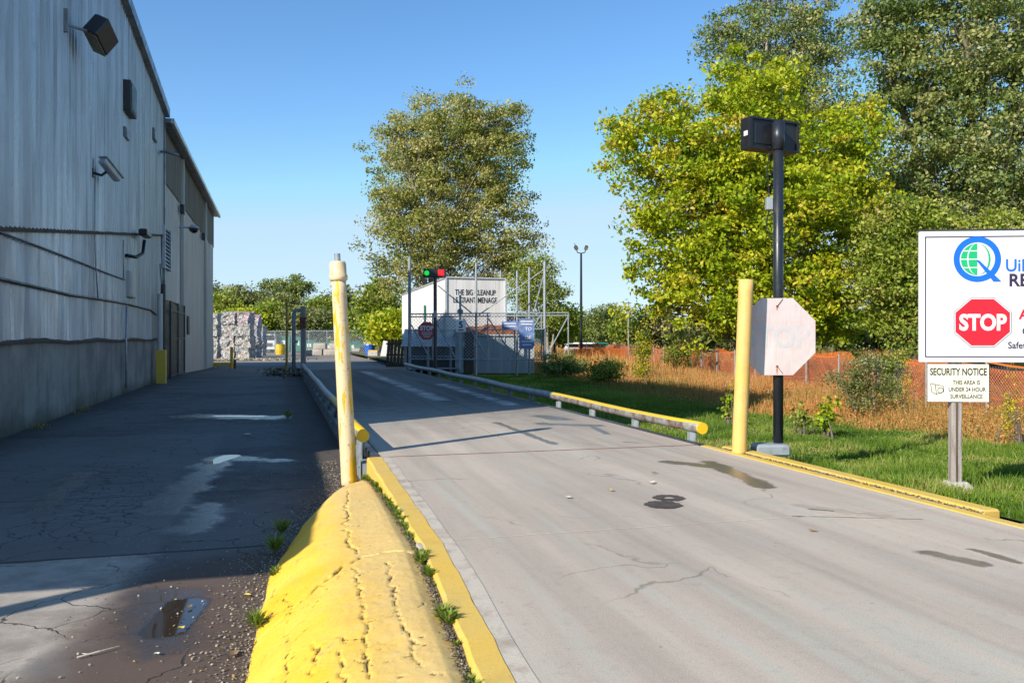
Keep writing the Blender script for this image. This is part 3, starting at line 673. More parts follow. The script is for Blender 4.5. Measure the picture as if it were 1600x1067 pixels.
# concrete base, poured in bays
y = YA0
while y < YA1-.2:
    y2 = min(y+3.6, YA1); wp(MB().box((WX-.04, (y+y2)/2, .42), (.20, y2-y-.015, 1.76), bev=.01).build('foundation_wall', M['found'])); y = y2
seam = lambda Y: np.interp(Y, [16.3, 36.5], [onwall(0, 357).z, onwall(245, 367).z])+(Y-16.3)*0
_s0, _s1 = onwall(0, 357), onwall(245, 367)
seam = lambda Y: _s0.z+(Y-_s0.y)*(_s1.z-_s0.z)/(_s1.y-_s0.y)
def panel(y0, y1, zb, zt, m, b, x=WX, pitch=.27, depth=.085, wob=0.0, seed=0, rows=2, name='siding_panel'):
    nrib = max(1, round((y1-y0)/pitch)); p = (y1-y0)/nrib; prof = []
    for i in range(nrib):
        s0 = y0+i*p
        prof += [(s0, 0), (s0+p*.66, 0), (s0+p*.72, depth), (s0+p*.92, depth), (s0+p*.999, 0)]
    ps = np.array(prof); V = []; Fc = []
    for r_ in range(rows):
        t = r_/(rows-1)
        for (yy, dx) in ps:
            z = zb(yy)*(1-t)+zt(yy)*t
            dd = wob*math.sin(yy*2.3+z*1.7+seed)*math.sin(z*2.1+yy*.6) if wob else 0
            V.append((x+dx+dd, yy, z))
    n = len(ps)
    for r_ in range(rows-1):
        for i in range(n-1): Fc.append((r_*n+i, r_*n+i+1, (r_+1)*n+i+1, (r_+1)*n+i))
    return wp(link(name, fast(name, np.array(V), np.array(Fc)), m), b)
y = YA0; k = 0
while y < YA1-.1:
    y2 = min(y+1.08, YA1)
    xx = .012*(k % 2)
    panel(y, y2, lambda Y: seam(Y)+.0, lambda Y: rake(Y)-.05, M['siding'], bA, WX+.05+xx)
    panel(y, y2, lambda Y: 1.36+.03*math.sin(Y*1.1)+.01*math.sin(Y*5), lambda Y: seam(Y)+.12, M['siding'], bA, WX+.005+xx, wob=.018, seed=k*.0, rows=12)
    y = y2; k += 1
y = YA1+.03; k = 0
while y < YB1-.1:
    y2 = min(y+1.2, YB1); xx = .01*(k % 2)
    if y2 > 43.6: panel(y, y2, lambda Y: float(lane_z(Y))-.02, lambda Y: 1.30, M['siding_b'], bB, WX+.045+xx, .30, .02)
    panel(y, y2, lambda Y: 1.28 if y2 > 43.6 else 3.0, lambda Y: 7.96, M['siding_b'], bB, WX+.01+xx, .30, .02)
    panel(y, y2, lambda Y: 7.94, lambda Y: 10.2, M['siding_dark'], bB, WX+.06+xx, .30, .02)
    y = y2; k += 1
MBx = lambda: MB()
wp(xprism([(YA0-.3, rake(YA0-.3)-.12), (YA1+.25, rake(YA1+.25)-.12), (YA1+.25, rake(YA1+.25)+.22), (YA0-.3, rake(YA0-.3)+.22)], WX-26, WX+.34).build('roof', M['trim']))
wp(MB().box((WX-12.9, (YA1+YB1)/2+.1, 10.34), (26.6, YB1-YA1+.3, .16)).build('roof', M['trim']), bB)
wp(MB().box((WX+.47, (YA1+YB1)/2+.1, 10.31), (.14, YB1-YA1+.4, .22), bev=.02).build('eave_gutter', M['trim_pale']), bB)
wp(MB().box((WX+.06, YA1+.015, 5.2), (.24, .16, 10.6)).build('corner_trim', M['trim']))
for yy in (43.8, 57.2):
    wp(MB().box((WX+.12, yy, 4.7), (.16, .22, 10.9)).build('downpipe', M['siding_b']), bB)
# sill flashing between base and siding, warped
fb = MB()
ypts = np.arange(YA0, YA1, .6)
for a, b_ in zip(ypts[:-1], ypts[1:]):
    za, zb_ = 1.33+.02*math.sin(a*1.1), 1.33+.02*math.sin(b_*1.1)
    fb.quad([(WX+.07, a, za+.02), (WX+.07, b_, zb_+.02), (WX+.13, b_, zb_-.02), (WX+.13, a, za-.02)])
    fb.quad([(WX+.13, a, za-.02), (WX+.13, b_, zb_-.02), (WX+.125, b_, zb_-.05), (WX+.125, a, za-.05)])
wp(fb.build('sill_flashing', M['wood_dark']))
# seam ledge
sb = MB()
for a, b_ in zip(ypts[:-1], ypts[1:]):
    sb.quad([(WX+.06, a, seam(a)+.07), (WX+.06, b_, seam(b_)+.07), (WX+.16, b_, seam(b_)+.01), (WX+.16, a, seam(a)+.01)])
    sb.quad([(WX+.16, a, seam(a)+.01), (WX+.16, b_, seam(b_)+.01), (WX+.155, b_, seam(b_)-.05), (WX+.155, a, seam(a)-.05)])
wp(sb.build('seam_flashing', M['wood_dark']))
# cables and conduits sagging along the wall
def wallpts(uv, off=.14): return [onwall(u, v, off) for u, v in uv]
def cable(uv, r, m, label, off=.14, name='cable', cat='cable', group=None):
    pts = wallpts(uv, off)
    o = MB().tube(pts, r, 6).build(name, m, None, True); return tag(o, label, cat, group)
cable([(-60, 340), (0, 363), (60, 385), (120, 408), (160, 424), (195, 437)], .022, M['black'], 'upper dark cable sagging across the grey siding towards the meter box')
cable([(-60, 428), (0, 436), (50, 447), (110, 461), (160, 468), (200, 475), (235, 484), (246, 492)], .035, M['black'], 'thick lower dark cable running across the grey siding to the corner pipe')
cable([(148, 270), (148, 366), (150, 420), (153, 466)], .016, M['galv'], 'thin conduit dropping from the wall camera down the siding', name='conduit', cat='conduit')
cable([(198, 478), (197, 540), (197, 606)], .03, M['galv'], 'pale blue downpipe on the concrete base of the grey warehouse', .20, 'downpipe', 'pipe')
cable([(193, 375), (193, 400), (193, 436)], .018, M['galv'], 'short conduit above the pale meter box on the siding', name='conduit', cat='conduit')
cable([(250, 412), (252, 440), (251, 480)], .02, M['black'], 'black cable below the louvred vent at the building corner')
# meter box
def wallbox(name, label, cat, u0, v0, u1, v1, dep, m, lid=None):
    a = onwall(u0, v1, .08); b = onwall(u1, v0, .08); t = thing(name, label, cat, (WX+.06, (a.y+b.y)/2, min(a.z, b.z)))
    h = abs(b.z-a.z); wd = abs(b.y-a.y)
    MB().box((dep/2, 0, h/2), (dep, wd, h), bev=.02).build('housing', m, t)
    MB().box((dep+.01, 0, h/2), (.012, wd*.82, h*.86), bev=.004).build(lid or 'cover', m, t)
    return t
wallbox('meter_box', 'pale grey electrical box on the siding above the concrete base', 'electrical box', 197, 427, 207, 464, .14, M['siding_b'])
v = wallbox('wall_vent', 'dark square vent hood high on the grey warehouse wall', 'vent', 190, 140, 200, 172, .28, M['steel_dark'])
wallbox('junction_box', 'small blue grey junction box high on the wall near the roof corner', 'electrical box', 235, 207, 240, 216, .15, M['trim'])
wallbox('junction_box', 'small triangular looking box below the dark vent hood', 'electrical box', 191, 205, 197, 214, .12, M['trim'])
# louvred vent
a = onwall(252, 418, .1); b = onwall(262, 360, .1); hh = b.z-a.z; ww = max(1.4, b.y-a.y)
t = thing('louvred_vent', 'white louvred vent with slanted slats beside the building corner', 'vent', (WX+.07, (a.y+b.y)/2+.2, a.z))
for q in (-1, 1): MB().box((.10, q*ww/2, hh/2), (.12, .08, hh)).build('frame', M['trim_pale'], t)
MB().box((.05, 0, hh/2), (.03, ww-.08, hh)).build('back_plate', M['steel_dark'], t)
first = None
for q in range(11):
    if first is None: first = MB().box((.11, 0, 0), (.012, ww-.1, .10), M=Matrix.Rotation(R(-35), 4, 'Y')).build('slat', M['trim_pale'], t); o = first
    else: o = first.copy(); C.objects.link(o); o.parent = t
    o.location = (0, 0, (q+.5)*hh/11)
# flood light
p = onwall(108, 54, .1)
t = thing('flood_light', 'square floodlight angled down on a bracket high on the grey wall', 'floodlight', p)
MB().tube([(0, -.55, .05), (.25, -.3, .05), (.45, -.05, .08)], .035, 8).build('bracket', M['grey_paint'], t)
MB().box((.06, -.6, .1), (.1, .12, .5)).build('mounting_plate', M['grey_paint'], t)
hd = MB().box((0, 0, 0), (.38, .75, .55), bev=.05).build('housing', M['steel_dark'], t); hd.location = (.62, .22, .12); hd.rotation_euler = (R(-25), R(25), R(-20))
gl = MB().box((.03, 0, -.285), (.33, .66, .02)).build('glass', M['flood_glass'], hd)
# bullet camera
p = onwall(143, 270, .1)
t = thing('security_camera', 'silver bullet camera on a black arm on the grey siding', 'security camera', p)
MB().box((.03, 0, 0), (.06, .16, .22)).build('mounting_plate', M['black'], t)
MB().tube([(.05, 0, .0), (.22, .05, -.05), (.32, .14, .06)], .035, 8).build('arm', M['black'], t)
hd = MB().box((0, 0, 0), (.20, .75, .17), bev=.03).build('housing', M['aluminium'], t); hd.location = (.38, .28, .14); hd.rotation_euler = (R(-30), 0, R(-24))
MB().box((0, .02, .105), (.25, .85, .025), bev=.01).build('sunshield', M['aluminium'], hd)
MB().tube([(0, .37, 0), (0, .39, 0)], .06, 12).build('lens', M['lens'], hd)
# black bracket camera near the corner
p = onwall(196, 399, .1)
t = thing('security_camera', 'black curved bracket camera beside the seam near the louvred vent', 'security camera', p)
MB().tube([(.03, 0, 0), (.22, .55, 0), (.34, 1.1, .18), (.36, 1.3, .62)], .055, 8).build('arm', M['black'], t, True)
MB().box((.36, 1.45, .86), (.26, 1.0, .22), bev=.04).build('housing', M['black'], t)
MB().box((.36, 1.95, .90), (.18, .5, .14), bev=.03).build('visor', M['aluminium'], t)
# dome camera on section B
p = onwall(283, 355, .25)
t = thing('dome_camera', 'dome camera hanging from a white arm on the cream siding', 'security camera', p)
MB().tube([(-.1, 0, 0), (.5, .1, 0)], .05, 8).build('arm', M['aluminium'], t)
MB().tube([(.55, .1, .12), (.55, .1, 0), (.55, .1, -.02)], [.12, .26, .26], 14).build('housing', M['aluminium'], t)
MB().tube([(.55, .1, -.02), (.55, .1, -.16), (.55, .1, -.26)], [.24, .20, .06], 14).build('dome', M['lens'], t, True)
for (u, vv, lb) in ((285, 327, 'small dark wall lamp under the olive band between the downpipes'), (318, 370, 'small dark wall lamp at the far downpipe below the olive band')):
    p = onwall(u, vv, .2); t = thing('wall_lamp', lb, 'wall lamp', p, group='wall lamps under the olive band')
    MB().box((0, 0, 0), (.22, .35, .45), bev=.05).build('housing', M['steel_dark'], t); MB().box((.06, 0, -.24), (.12, .25, .03)).build('glass', M['flood_glass'], t)
# roof arm pipe near the corner
p = onwall(253, 237, .1); q_ = onwall(281, 243, 1.0)
tag(MB().tube([onwall(252, 237, .1), onwall(262, 238, .5), onwall(280, 243, .9)], .06, 8).build('roof_pipe', M['trim'], None, True), 'grey overflow pipe jutting below the eave at the corner', 'pipe')
for (u, vv) in ((314, 298), (317, 304)):
    p = onwall(u, vv, -.4); t = thing('roof_vent', 'vent cap above the far eave, ' + ('the nearer of two' if u < 316 else 'the farther of two'), 'vent', (p.x, p.y, 10.42), group='roof vent caps on the far eave')
    MB().tube([(0, 0, 0), (0, 0, .45)], .10, 8).build('pipe', M['galv'], t); MB().tube([(0, 0, .45), (0, 0, .6)], [.2, .06], 8).build('cap', M['galv'], t)
# slots and door in section B
for (u0, v0, u1, v1, lb) in ((293, 494, 296, 523, 'narrow dark slot window low on the cream siding'), (320, 499, 323, 524, 'narrow dark slot window near the far end of the cream wall')):
    wallbox('slot_window', lb, 'window', u0, v0, u1, v1, .04, M['steel_dark'], 'pane')
# chain link cage door in the recess
y0, y1 = 38.0, 43.5
dg_ = thing('cage_gate', 'dark chain link cage gate against the wall beyond the corner pipe', 'gate', (WX+.25, y0, -.35))
for yy in (0, 2.7, 5.4): MB().box((0, yy, 1.65), (.08, .08, 3.3)).build('post', M['steel_dark'], dg_)
for zz in (.1, 1.7, 2.9, 3.28): MB().box((0, 2.7, zz), (.06, 5.3, .05)).build('crossbar', M['steel_dark'], dg_)
def wires(length, height, cell, r, z0=0.0, three=False):
    """two families of diagonal wires in the local xz plane"""
    V = []; Fc = []
    def wire(a, b):
        i = len(V); d = np.array(b)-np.array(a); n_ = np.array([-d[1], d[0]]); n_ = n_/np.linalg.norm(n_)*r
        for p_, s_ in ((a, 1), (a, -1), (b, -1), (b, 1)): V.append((p_[0]+n_[0]*s_, 0, p_[1]+n_[1]*s_+z0))
        Fc.append((i, i+1, i+2, i+3))
    x = -height
    while x < length:
        for sgn in (1, -1):
            xa, xb = x, x+height; za, zb = (0, height) if sgn > 0 else (height, 0)
            ca = max(xa, 0); cb = min(xb, length)
            if cb > ca:
                f = lambda q: za+(zb-za)*(q-xa)/height
                wire((ca, f(ca)), (cb, f(cb)))
        x += cell
    return np.array(V), np.array(Fc)
V, Fc = wires(5.4, 3.2, .09, .008); V = V[:, [1, 0, 2]]
tag(link('mesh', fast('mesh', V, Fc), M['steel_dark'], dg_), kind='stuff')
wp(MB().box((WX+.02, 40.3, 1.2), (.05, 6.2, 3.4)).build('door', M['steel_dark']), bB)
# corner pipe with yellow guard
pz = onwall(250, 592, .35)
t = thing('corner_pipe', 'pale vertical pipe at the building corner with a yellow steel guard', 'pipe', (pz.x, pz.y, -.35))
MB().tube([(0, 0, 0), (0, 0, 3.4)], .10, 10).build('pipe', M['siding_b'], t); MB().box((.05, 0, .62), (.34, .42, 1.3), bev=.02).build('guard', M['yellow'], t)
MB().tube([(.05, .6, 0), (.05, .6, 3.8)], .08, 8).build('post', M['steel_dark'], t)
# open canopy beyond the left edge of the picture (its shadow lies on the lane)
an = thing('canopy', 'flat steel loading canopy on posts at the near end of the tall warehouse', 'canopy', (WX, 3.1, -.4))
wp(MB().box((WX-4.55, 6.40, 3.40), (8.8, 6.6, .14)).build('roof', M['trim']), an)
for px_, py_ in ((-6.1, 3.2), (-10.5, 3.2), (-13.2, 3.2)):
    wp(MB().box((px_, py_, 1.49), (.16, .16, 3.68)).build('post', M['steel_dark']), an)

def bollard(loc, h, r, m, label, lean=(0, 0), cap=False, group=None, flare=0):
    t = thing('bollard', label, 'bollard', loc, 0, group)
    n = 14; pts = [(lean[0]*k/n, lean[1]*k/n, h*k/n) for k in range(n+1)]
    mbb = MB().tube(pts, [r*(1+flare*(1-k/n)) for k in range(n+1)], 20)
    mbb.build('post', m, t, True)
    return t, pts

# ------------------------------------------------------------------ near bollards, light pole, octagon
bp = atd(547, 752, 9.9); tp = atd(529, 437, 9.9)
t, pts = bollard((bp.x, bp.y, bp.z-.15), tp.z-bp.z+.15, .086, M['peel'], 'leaning cream bollard peeling to yellow, with a collared top and steel stub', (tp.x-bp.x, tp.y-bp.y), flare=.12)
top = Vector((tp.x-bp.x, tp.y-bp.y, tp.z-bp.z+.15)); ax = top.normalized()
MB().tube([top-ax*.02, top+ax*.0, top+ax*.05, top+ax*.055, top+ax*.19, top+ax*.215, top+ax*.22], [.09, .108, .108, .098, .098, .085, .0], 20).build('collar', M['peel_plain'] if 'peel_plain' in M else M['peel'], t, True)
MB().tube([top+ax*.21, top+ax*.31], .036, 12).build('pipe_stub', M['galv'], t)
bp = atd(1154, 702, 10.12); tp = atd(1166, 437, 10.12)
bp.z = -.02
bollard((bp.x, bp.y, bp.z-.15), tp.z-bp.z+.15, .088, M['yellow_post'], 'smooth pale yellow bollard leaning beside the faded octagonal sign', (tp.x-bp.x, tp.y-bp.y))

LP = atd(1216, 700, 10.46)
lp = thing('signal_pole', 'black steel pole carrying a black signal box seen from behind', 'signal pole', (LP.x, LP.y, 0), -TH)
zt = atd(1216, 190, 10.46).z
MB().tube([(0, 0, .02), (0, 0, zt)], .062, 16).build('pole', M['black_paint'], lp, True)
MB().tube([(0, 0, zt-.36), (0, 0, zt-.02)], .078, 16).build('sleeve', M['black_paint'], lp, True)
MB().tube([(0, 0, .02), (0, 0, .06)], .085, 16).build('base_flange', M['rust'], lp)
bs = MB().box((-.12, -.06, -.0), (.42, .30, .15), bev=.03).build('base_box', M['grey_paint'], lp)
hb = MB().box((0, 0, 0), (.78, .17, .40), bev=.01).build('signal_box', M['black'], lp); hb.location = (-.06, .17, zt-.15); hb.rotation_euler = (0, 0, R(24))
MB().box((0, -.095, .185), (.78, .03, .025)).box((0, -.095, -.185), (.78, .03, .025)).box((-.375, -.095, 0), (.03, .03, .34)).box((.375, -.095, 0), (.03, .03, .34)).build('rim', M['black'], hb)
MB().box((-.06, -.088, 0), (.5, .012, .26), bev=.004).build('back_panel', M['black'], hb)
MB().box((-.392, -.02, 0), (.006, .07, .06)).build('sticker', M['white_paint'], hb)
jb = atd(1206, 318, 10.46)
MB().box((-.105, .03, jb.z), (.08, .08, .16), bev=.008).build('junction_box', M['grey_paint'], lp)
MB().tube([(-.09, .05, zt-.3), (-.12, .06, zt-.6), (-.10, .05, jb.z+.08)], .008, 6).build('wire', M['black'], lp)
MB().tube([(-.10, .05, jb.z-.08), (-.14, .05, jb.z-.3), (-.07, .04, jb.z-.45)], .008, 6).build('wire', M['black'], lp)

def octa(r, n=8): return [(r*math.cos(R(22.5+45*k)), r*math.sin(R(22.5+45*k))) for k in range(n)]
oc = atd(1214, 526, 10.36)
st = thing('stop_sign', 'sun bleached pinkish octagonal stop sign wired to the black pole', 'sign', (oc.x, oc.y, oc.z), -TH)
R8 = 60/1300*10.36/math.cos(R(22.5))
MB().prismy([(x, z) for x, z in octa(R8)], -.004, .004).build('plate', M['faded'], st)
e = R8*math.cos(R(22.5))
text('lettering', 'STOP', .36, M['ghost'], st, 0, -.125, -.0055, .92, .012, .0005, 'CENTER')
for zz, ln in ((e-.10, 1), (-e+.11, -1)):
    MB().tube([(0, -.012, zz), (0, .01, zz)], .014, 8).build('bolt', M['rust'], st)
    MB().tube([(0, -.010, zz), (.03, -.012, zz+.04*ln), (.07, -.008, zz+.09*ln)], .004, 5).build('tie_wire', M['rust'], st)
for zz, l_ in ((e-.10, .05), (-e+.11, .10)):
    rsx = MB()
    rsx.quad([(-.012, -.0052, zz), (.012, -.0052, zz), (.006, -.0052, zz-l_), (-.006, -.0052, zz-l_)])
    rsx.build('rust_run', M['rust_spot'], st)

# ------------------------------------------------------------------ company sign on the right
SD = 8.0
a = atd(1437, 566, SD); a_top = atd(1437, 361, SD)
sgn_rz = -TH-R(5)
sg = thing('site_sign', 'large white site entrance sign with purple border, round Q logo and red stop emblem', 'sign', (a.x, a.y, a.z), sgn_rz)
H_ = a_top.z-a.z; W_ = 2.44; K = H_/206.0            # metres per pixel on the board
bx = lambda px: (px-1437)*K
bz = lambda py: (566-py)*K
MB().box((W_/2, .02, H_/2), (W_, .035, H_), bev=.004).build('board', M['white_paint'], sg)
MB().box((W_/2, .02, H_+.005), (W_+.02, .05, .012)).build('top_cap', M['steel_dark'], sg)
def frame(x0, x1, z0, z1, th, m, par, y=-.0006):
    f = MB(); 
    for (xa, xb, za, zb) in ((x0, x1, z0, z0+th), (x0, x1, z1-th, z1), (x0, x0+th, z0+th, z1-th), (x1-th, x1, z0+th, z1-th)):
        f.quad([(xa, y, za), (xb, y, za), (xb, y, zb), (xa, y, zb)])
    return f.build('border', m, par)
frame(bx(1445), W_-bx(1445), bz(558), bz(369), .010, M['ink'], sg)
# Q logo: ring, tail, half globe
lx, lz = bx(1523.5), bz(405); RO, RI = 35.5*K, 26.5*K
def disc(m, rad, y, par, name, a0=0, a1=360, sx_=1.0, inner=0.0, cx=lx, cz=lz, n=48, inx=None):
    f = MB(); A = [R(a0+(a1-a0)*k/n) for k in range(n+1)]
    for k in range(n):
        o0 = (cx+rad*sx_*math.cos(A[k]), y, cz+rad*math.sin(A[k])); o1 = (cx+rad*sx_*math.cos(A[k+1]), y, cz+rad*math.sin(A[k+1]))
        if inner > 0:
            ix = inx if inx is not None else sx_
            f.quad([(cx+inner*ix*math.cos(A[k]), y, cz+inner*math.sin(A[k])), o0, o1, (cx+inner*ix*math.cos(A[k+1]), y, cz+inner*math.sin(A[k+1]))])
        else: f.quad([(cx, y, cz), o0, o1])
    return f.build(name, m, par)
disc(M['blue_logo'], RO, -.0010, sg, 'logo_ring', inner=RI)
disc(M['green_logo'], RI*.93, -.0012, sg, 'logo_globe', 90, 270)
for zz in (-13*K, 0, 13*K):
    hw = math.sqrt(max(0, (RI*.93)**2-zz*zz))
    MB().quad([(lx-hw, -.0016, lz+zz-.8*K), (lx, -.0016, lz+zz-.8*K), (lx, -.0016, lz+zz+.8*K), (lx-hw, -.0016, lz+zz+.8*K)]).build('logo_line', M['white_paint'], sg)
disc(M['white_paint'], RI*.93, -.0018, sg, 'logo_line', 90, 270, .62, RI*.93, inx=.54)
disc(M['green_logo'], RI*.93, -.0018, sg, 'logo_meridian', -80, 80, .80, RI*.93, inx=.68)
MB().quad([(lx-2*K, -.0020, lz-1*K), (lx+3*K, -.0020, lz-2*K), (lx+36*K, -.0020, lz-35*K), (lx+24*K, -.0020, lz-35*K)][::-1]).build('logo_tail', M['blue_logo'], sg)
text('lettering', 'UiN', 27*K, M['blue_logo'], sg, bx(1565), bz(424), -.0012, .95, .0022, .0004)
text('lettering', 'RE', 27*K, M['ink'], sg, bx(1570), bz(447), -.0012, 1.0, .004, .0004)
text('lettering', 'A', 20*K, M['red'], sg, bx(1586), bz(498), -.0012, 1.0, .004, .0004)
text('lettering', 'G', 17*K, M['ink'], sg, bx(1590), bz(523), -.0012, 1.0, .0015, .0004)
text('lettering', 'Safet', 14.5*K, M['ink'], sg, bx(1569), bz(544), -.0012, .95, .0010, .0004)
ox, oz = bx(1531.5), bz(503.5)
def octq(r, m, y, name):
    r8 = r/math.cos(R(22.5)); return MB().quad([(ox+x*1.09, y, oz+z*.97) for x, z in octa(r8)]).build(name, m, sg)
octq(41.5*K*.96, M['galv'], -.0008, 'emblem_edge'); octq(40.5*K*.955, M['white_paint'], -.0011, 'emblem_edge'); octq(37.3*K, M['red'], -.0014, 'stop_emblem')
text('lettering', 'STOP', 34*K, M['white_paint'], sg, ox, oz-11.5*K, -.0018, .86, .0085, .0004, 'CENTER')
# posts and footings
def sign_post(xl):
    zb = -.18
    MB().box((xl, .085, (H_+zb-a.z)/2), (.095, .09, H_-zb+a.z), bev=.008).build('post', M['wood_grey'], sg)
    MB().box((xl-.004, .036, (zb-a.z)/2), (.014, .012, -(zb-a.z)-.02)).build('post_batten', M['wood_dark'], sg)
sx1 = bx(1496)
sign_post(sx1); sign_post(W_-sx1)
for xl in (sx1, W_-sx1):
    pw = Vector((a.x+math.cos(sgn_rz)*xl-math.sin(sgn_rz)*.08, a.y+math.sin(sgn_rz)*xl+math.cos(sgn_rz)*.08, 0))
    f = MB(); f.box((0, 0, .0), (.27, .26, .22), .2, bev=.05)
    o = f.build('footing', M['concrete_pale'], sg); o.matrix_parent_inverse = Matrix(); o.location = (xl, .08, -.10-a.z)
# security notice
nb = thing('notice_sign', 'small cream security notice under the large white site sign', 'sign', (a.x, a.y, a.z), sgn_rz)
nx0, nx1, nz0, nz1 = bx(1451), bx(1543), bz(628), bz(569)
MB().box(((nx0+nx1)/2, .03, (nz0+nz1)/2), (nx1-nx0, .008, nz1-nz0), bev=.003).build('plate', M['cream'], nb)
NX = (nx0+nx1)/2
text('lettering', 'SECURITY NOTICE', 15.5*K, M['ink_black'], nb, NX, nz1-17*K, .0245, .66, .0022, .0004, 'CENTER')
text('lettering', 'THIS AREA IS', 9*K, M['ink_black'], nb, NX+12*K, nz1-31.5*K, .0245, .80, .0008, .0004, 'CENTER')
text('lettering', 'UNDER 24 HOUR', 9*K, M['ink_black'], nb, NX+13*K, nz1-42.5*K, .0245, .80, .0008, .0004, 'CENTER')
text('lettering', 'SURVEILLANCE', 9*K, M['ink_black'], nb, NX+12*K, nz1-53.5*K, .0245, .80, .0008, .0004, 'CENTER')
ic = MB(); y_ = .0245
def ln(f, p, q, wd):
    d = Vector((q[0]-p[0], q[1]-p[1])); n_ = Vector((-d.y, d.x)).normalized()*wd/2
    f.quad([(p[0]-n_.x, y_, p[1]-n_.y), (q[0]-n_.x, y_, q[1]-n_.y), (q[0]+n_.x, y_, q[1]+n_.y), (p[0]+n_.x, y_, p[1]+n_.y)])
c0 = (nx0+4*K, nz1-30*K)
S_ = [(0, 0), (7, -2), (19, -4), (20, -13), (9, -17), (2, -14), (0, 0)]
for p_, q_ in zip(S_[:-1], S_[1:]): ln(ic, (c0[0]+p_[0]*K, c0[1]+p_[1]*K), (c0[0]+q_[0]*K, c0[1]+q_[1]*K), .9*K)
ln(ic, (c0[0]+7*K, c0[1]-2*K), (c0[0]+9*K, c0[1]-17*K), .9*K)
ic.build('camera_drawing', M['ink_black'], nb)
disc(M['ink_black'], 4.6*K, .0243, nb, 'camera_drawing', inner=3.7*K, cx=c0[0]+15*K, cz=c0[1]-11*K)

# ------------------------------------------------------------------ vegetation
def rot_basis(n, up_bias=.35):
    nv = rng.normal(size=(n, 3)); nv[:, 2] += up_bias*2; nv /= np.linalg.norm(nv, axis=1)[:, None]
    t = rng.normal(size=(n, 3)); t -= (t*nv).sum(1)[:, None]*nv; t /= np.linalg.norm(t, axis=1)[:, None]
    return nv, t, np.cross(nv, t)
def leaf_geo(Cn, size, up_bias=.35, aspect=.62):
    n = len(Cn); nv, t, b = rot_basis(n, up_bias); s = size*(.6+.8*rng.random(n))[:, None]
    V = np.empty((n, 4, 3)); V[:, 0] = Cn-t*s*.5; V[:, 1] = Cn+b*s*aspect*.5+nv*s*.08; V[:, 2] = Cn+t*s*.5; V[:, 3] = Cn-b*s*aspect*.5+nv*s*.08
    return V.reshape(-1, 3), np.arange(n*4).reshape(-1, 4)
def crown_points(lobes, nclump, nleaf, crad, hollow=.45):
    """clump centres in lumpy lobes, leaves round each clump"""
    vol = np.array([l[3]*l[4]*l[5] for l in lobes])**.75; pick = rng.choice(len(lobes), nclump, p=vol/vol.sum())
    d = rng.normal(size=(nclump, 3)); d /= np.linalg.norm(d, axis=1)[:, None]
    r = hollow+(1-hollow)*rng.random(nclump)**.6; r *= 1+.16*rng.normal(size=nclump)
    Lb = np.array(lobes); cc = Lb[pick, :3]+d*r[:, None]*Lb[pick, 3:6]
    cs = crad*(.5+.9*rng.random(nclump)); ct = rng.normal(0, .22, nclump)
    who = rng.integers(0, nclump, nleaf); g = rng.normal(size=(nleaf, 3))*np.array([1, 1, .5]); g /= np.maximum(1, np.linalg.norm(g, axis=1)/1.8)[:, None]
    P = cc[who]+g*cs[who][:, None]*.5; P[:, 2] -= .15*cs[who]*rng.random(nleaf)
    return cc, P, ct[who]
def make_tree(name, label, base, trunk_h, lobes, nclump, nleaf, crad, leaf, lm, bm, tr=.3, tint=.5, group=None, stems=1, cat='tree', hollow=.45, limbs=70, warm=0.0, top_only=True):
    """lobes: (right, away, up, rx, ry, rz) in metres about the base, in a camera-like frame"""
    t = thing(name, label, cat, base, -TH, group)
    cc, P, ct = crown_points(lobes, nclump, nleaf, crad, hollow)
    zmin = .15; P[:, 2] = np.maximum(P[:, 2], zmin+.3*rng.random(len(P)))
    V, Fc = leaf_geo(P, leaf)
    zr = (P[:, 2]-P[:, 2].min())/max(1, np.ptp(P[:, 2]))
    tn = np.clip(tint+ct+rng.normal(0, .17, len(P))+warm*(zr-.5), 0, 1)
    link('crown', fast('crown', V, Fc, tn), lm, t)
    b = MB(); H = max(l[2]+l[5] for l in lobes); cz = np.mean([l[2] for l in lobes])
    spines = []
    for s_ in range(stems):
        off = Vector((0, 0, 0)) if stems == 1 else Vector((random.uniform(-1, 1)*min(stems*.35, lobes[0][3]*.3), random.uniform(-.5, .5), 0))
        tgt = Vector((random.choice(lobes)[:3])) if stems > 1 else Vector((lobes[0][0]*.6, lobes[0][1]*.6, H*.85))
        pts = []; 
        for k in range(9):
            f = k/8; p = off*(1-f)+Vector((tgt.x*f**1.5, tgt.y*f**1.5, (H*.9 if stems == 1 else min(H*.9, tgt.z*1.1))*f))
            p += off*f*.6; p += Vector((math.sin(k*1.7+s_)*.12*f*H*.1, math.cos(k*1.3+s_)*.1*f*H*.1, 0)); pts.append(p)
        rr = [tr*(1-.85*(k/8))*(1.25 if k == 0 else 1) for k in range(9)]; b.tube(pts, rr, 8, False); spines.append((pts, rr))
    idx = rng.choice(len(cc), min(limbs, len(cc)), replace=False)
    for i in idx:
        c = Vector(cc[i]); best = min(spines, key=lambda s: min((q-c).length for q in s[0])); pts, rr = best
        cand = [k for k in range(2, 9) if pts[k].z < c.z+.1*H] or [2]
        k = min(cand, key=lambda k: (pts[k]-c).length+.25*abs(pts[k].z-c.z*.75)); p0 = pts[max(1, k-1)]
        mid = p0.lerp(c, .5)+Vector((random.uniform(-.3, .3), random.uniform(-.3, .3), -.05*H*random.random())); r0 = rr[k]*.38
        b.tube([p0, p0.lerp(mid, .5)+Vector((0, 0, .1)), mid, mid.lerp(c, .55), c], [r0, r0*.75, r0*.5, r0*.3, r0*.12], 5, False)
    b.build('trunk', bm, t, True)
    return t
def m_at(u, v, d, z=None):
    p = atd(u, v, d); return Vector((p.x, p.y, z if z is not None else p.z))
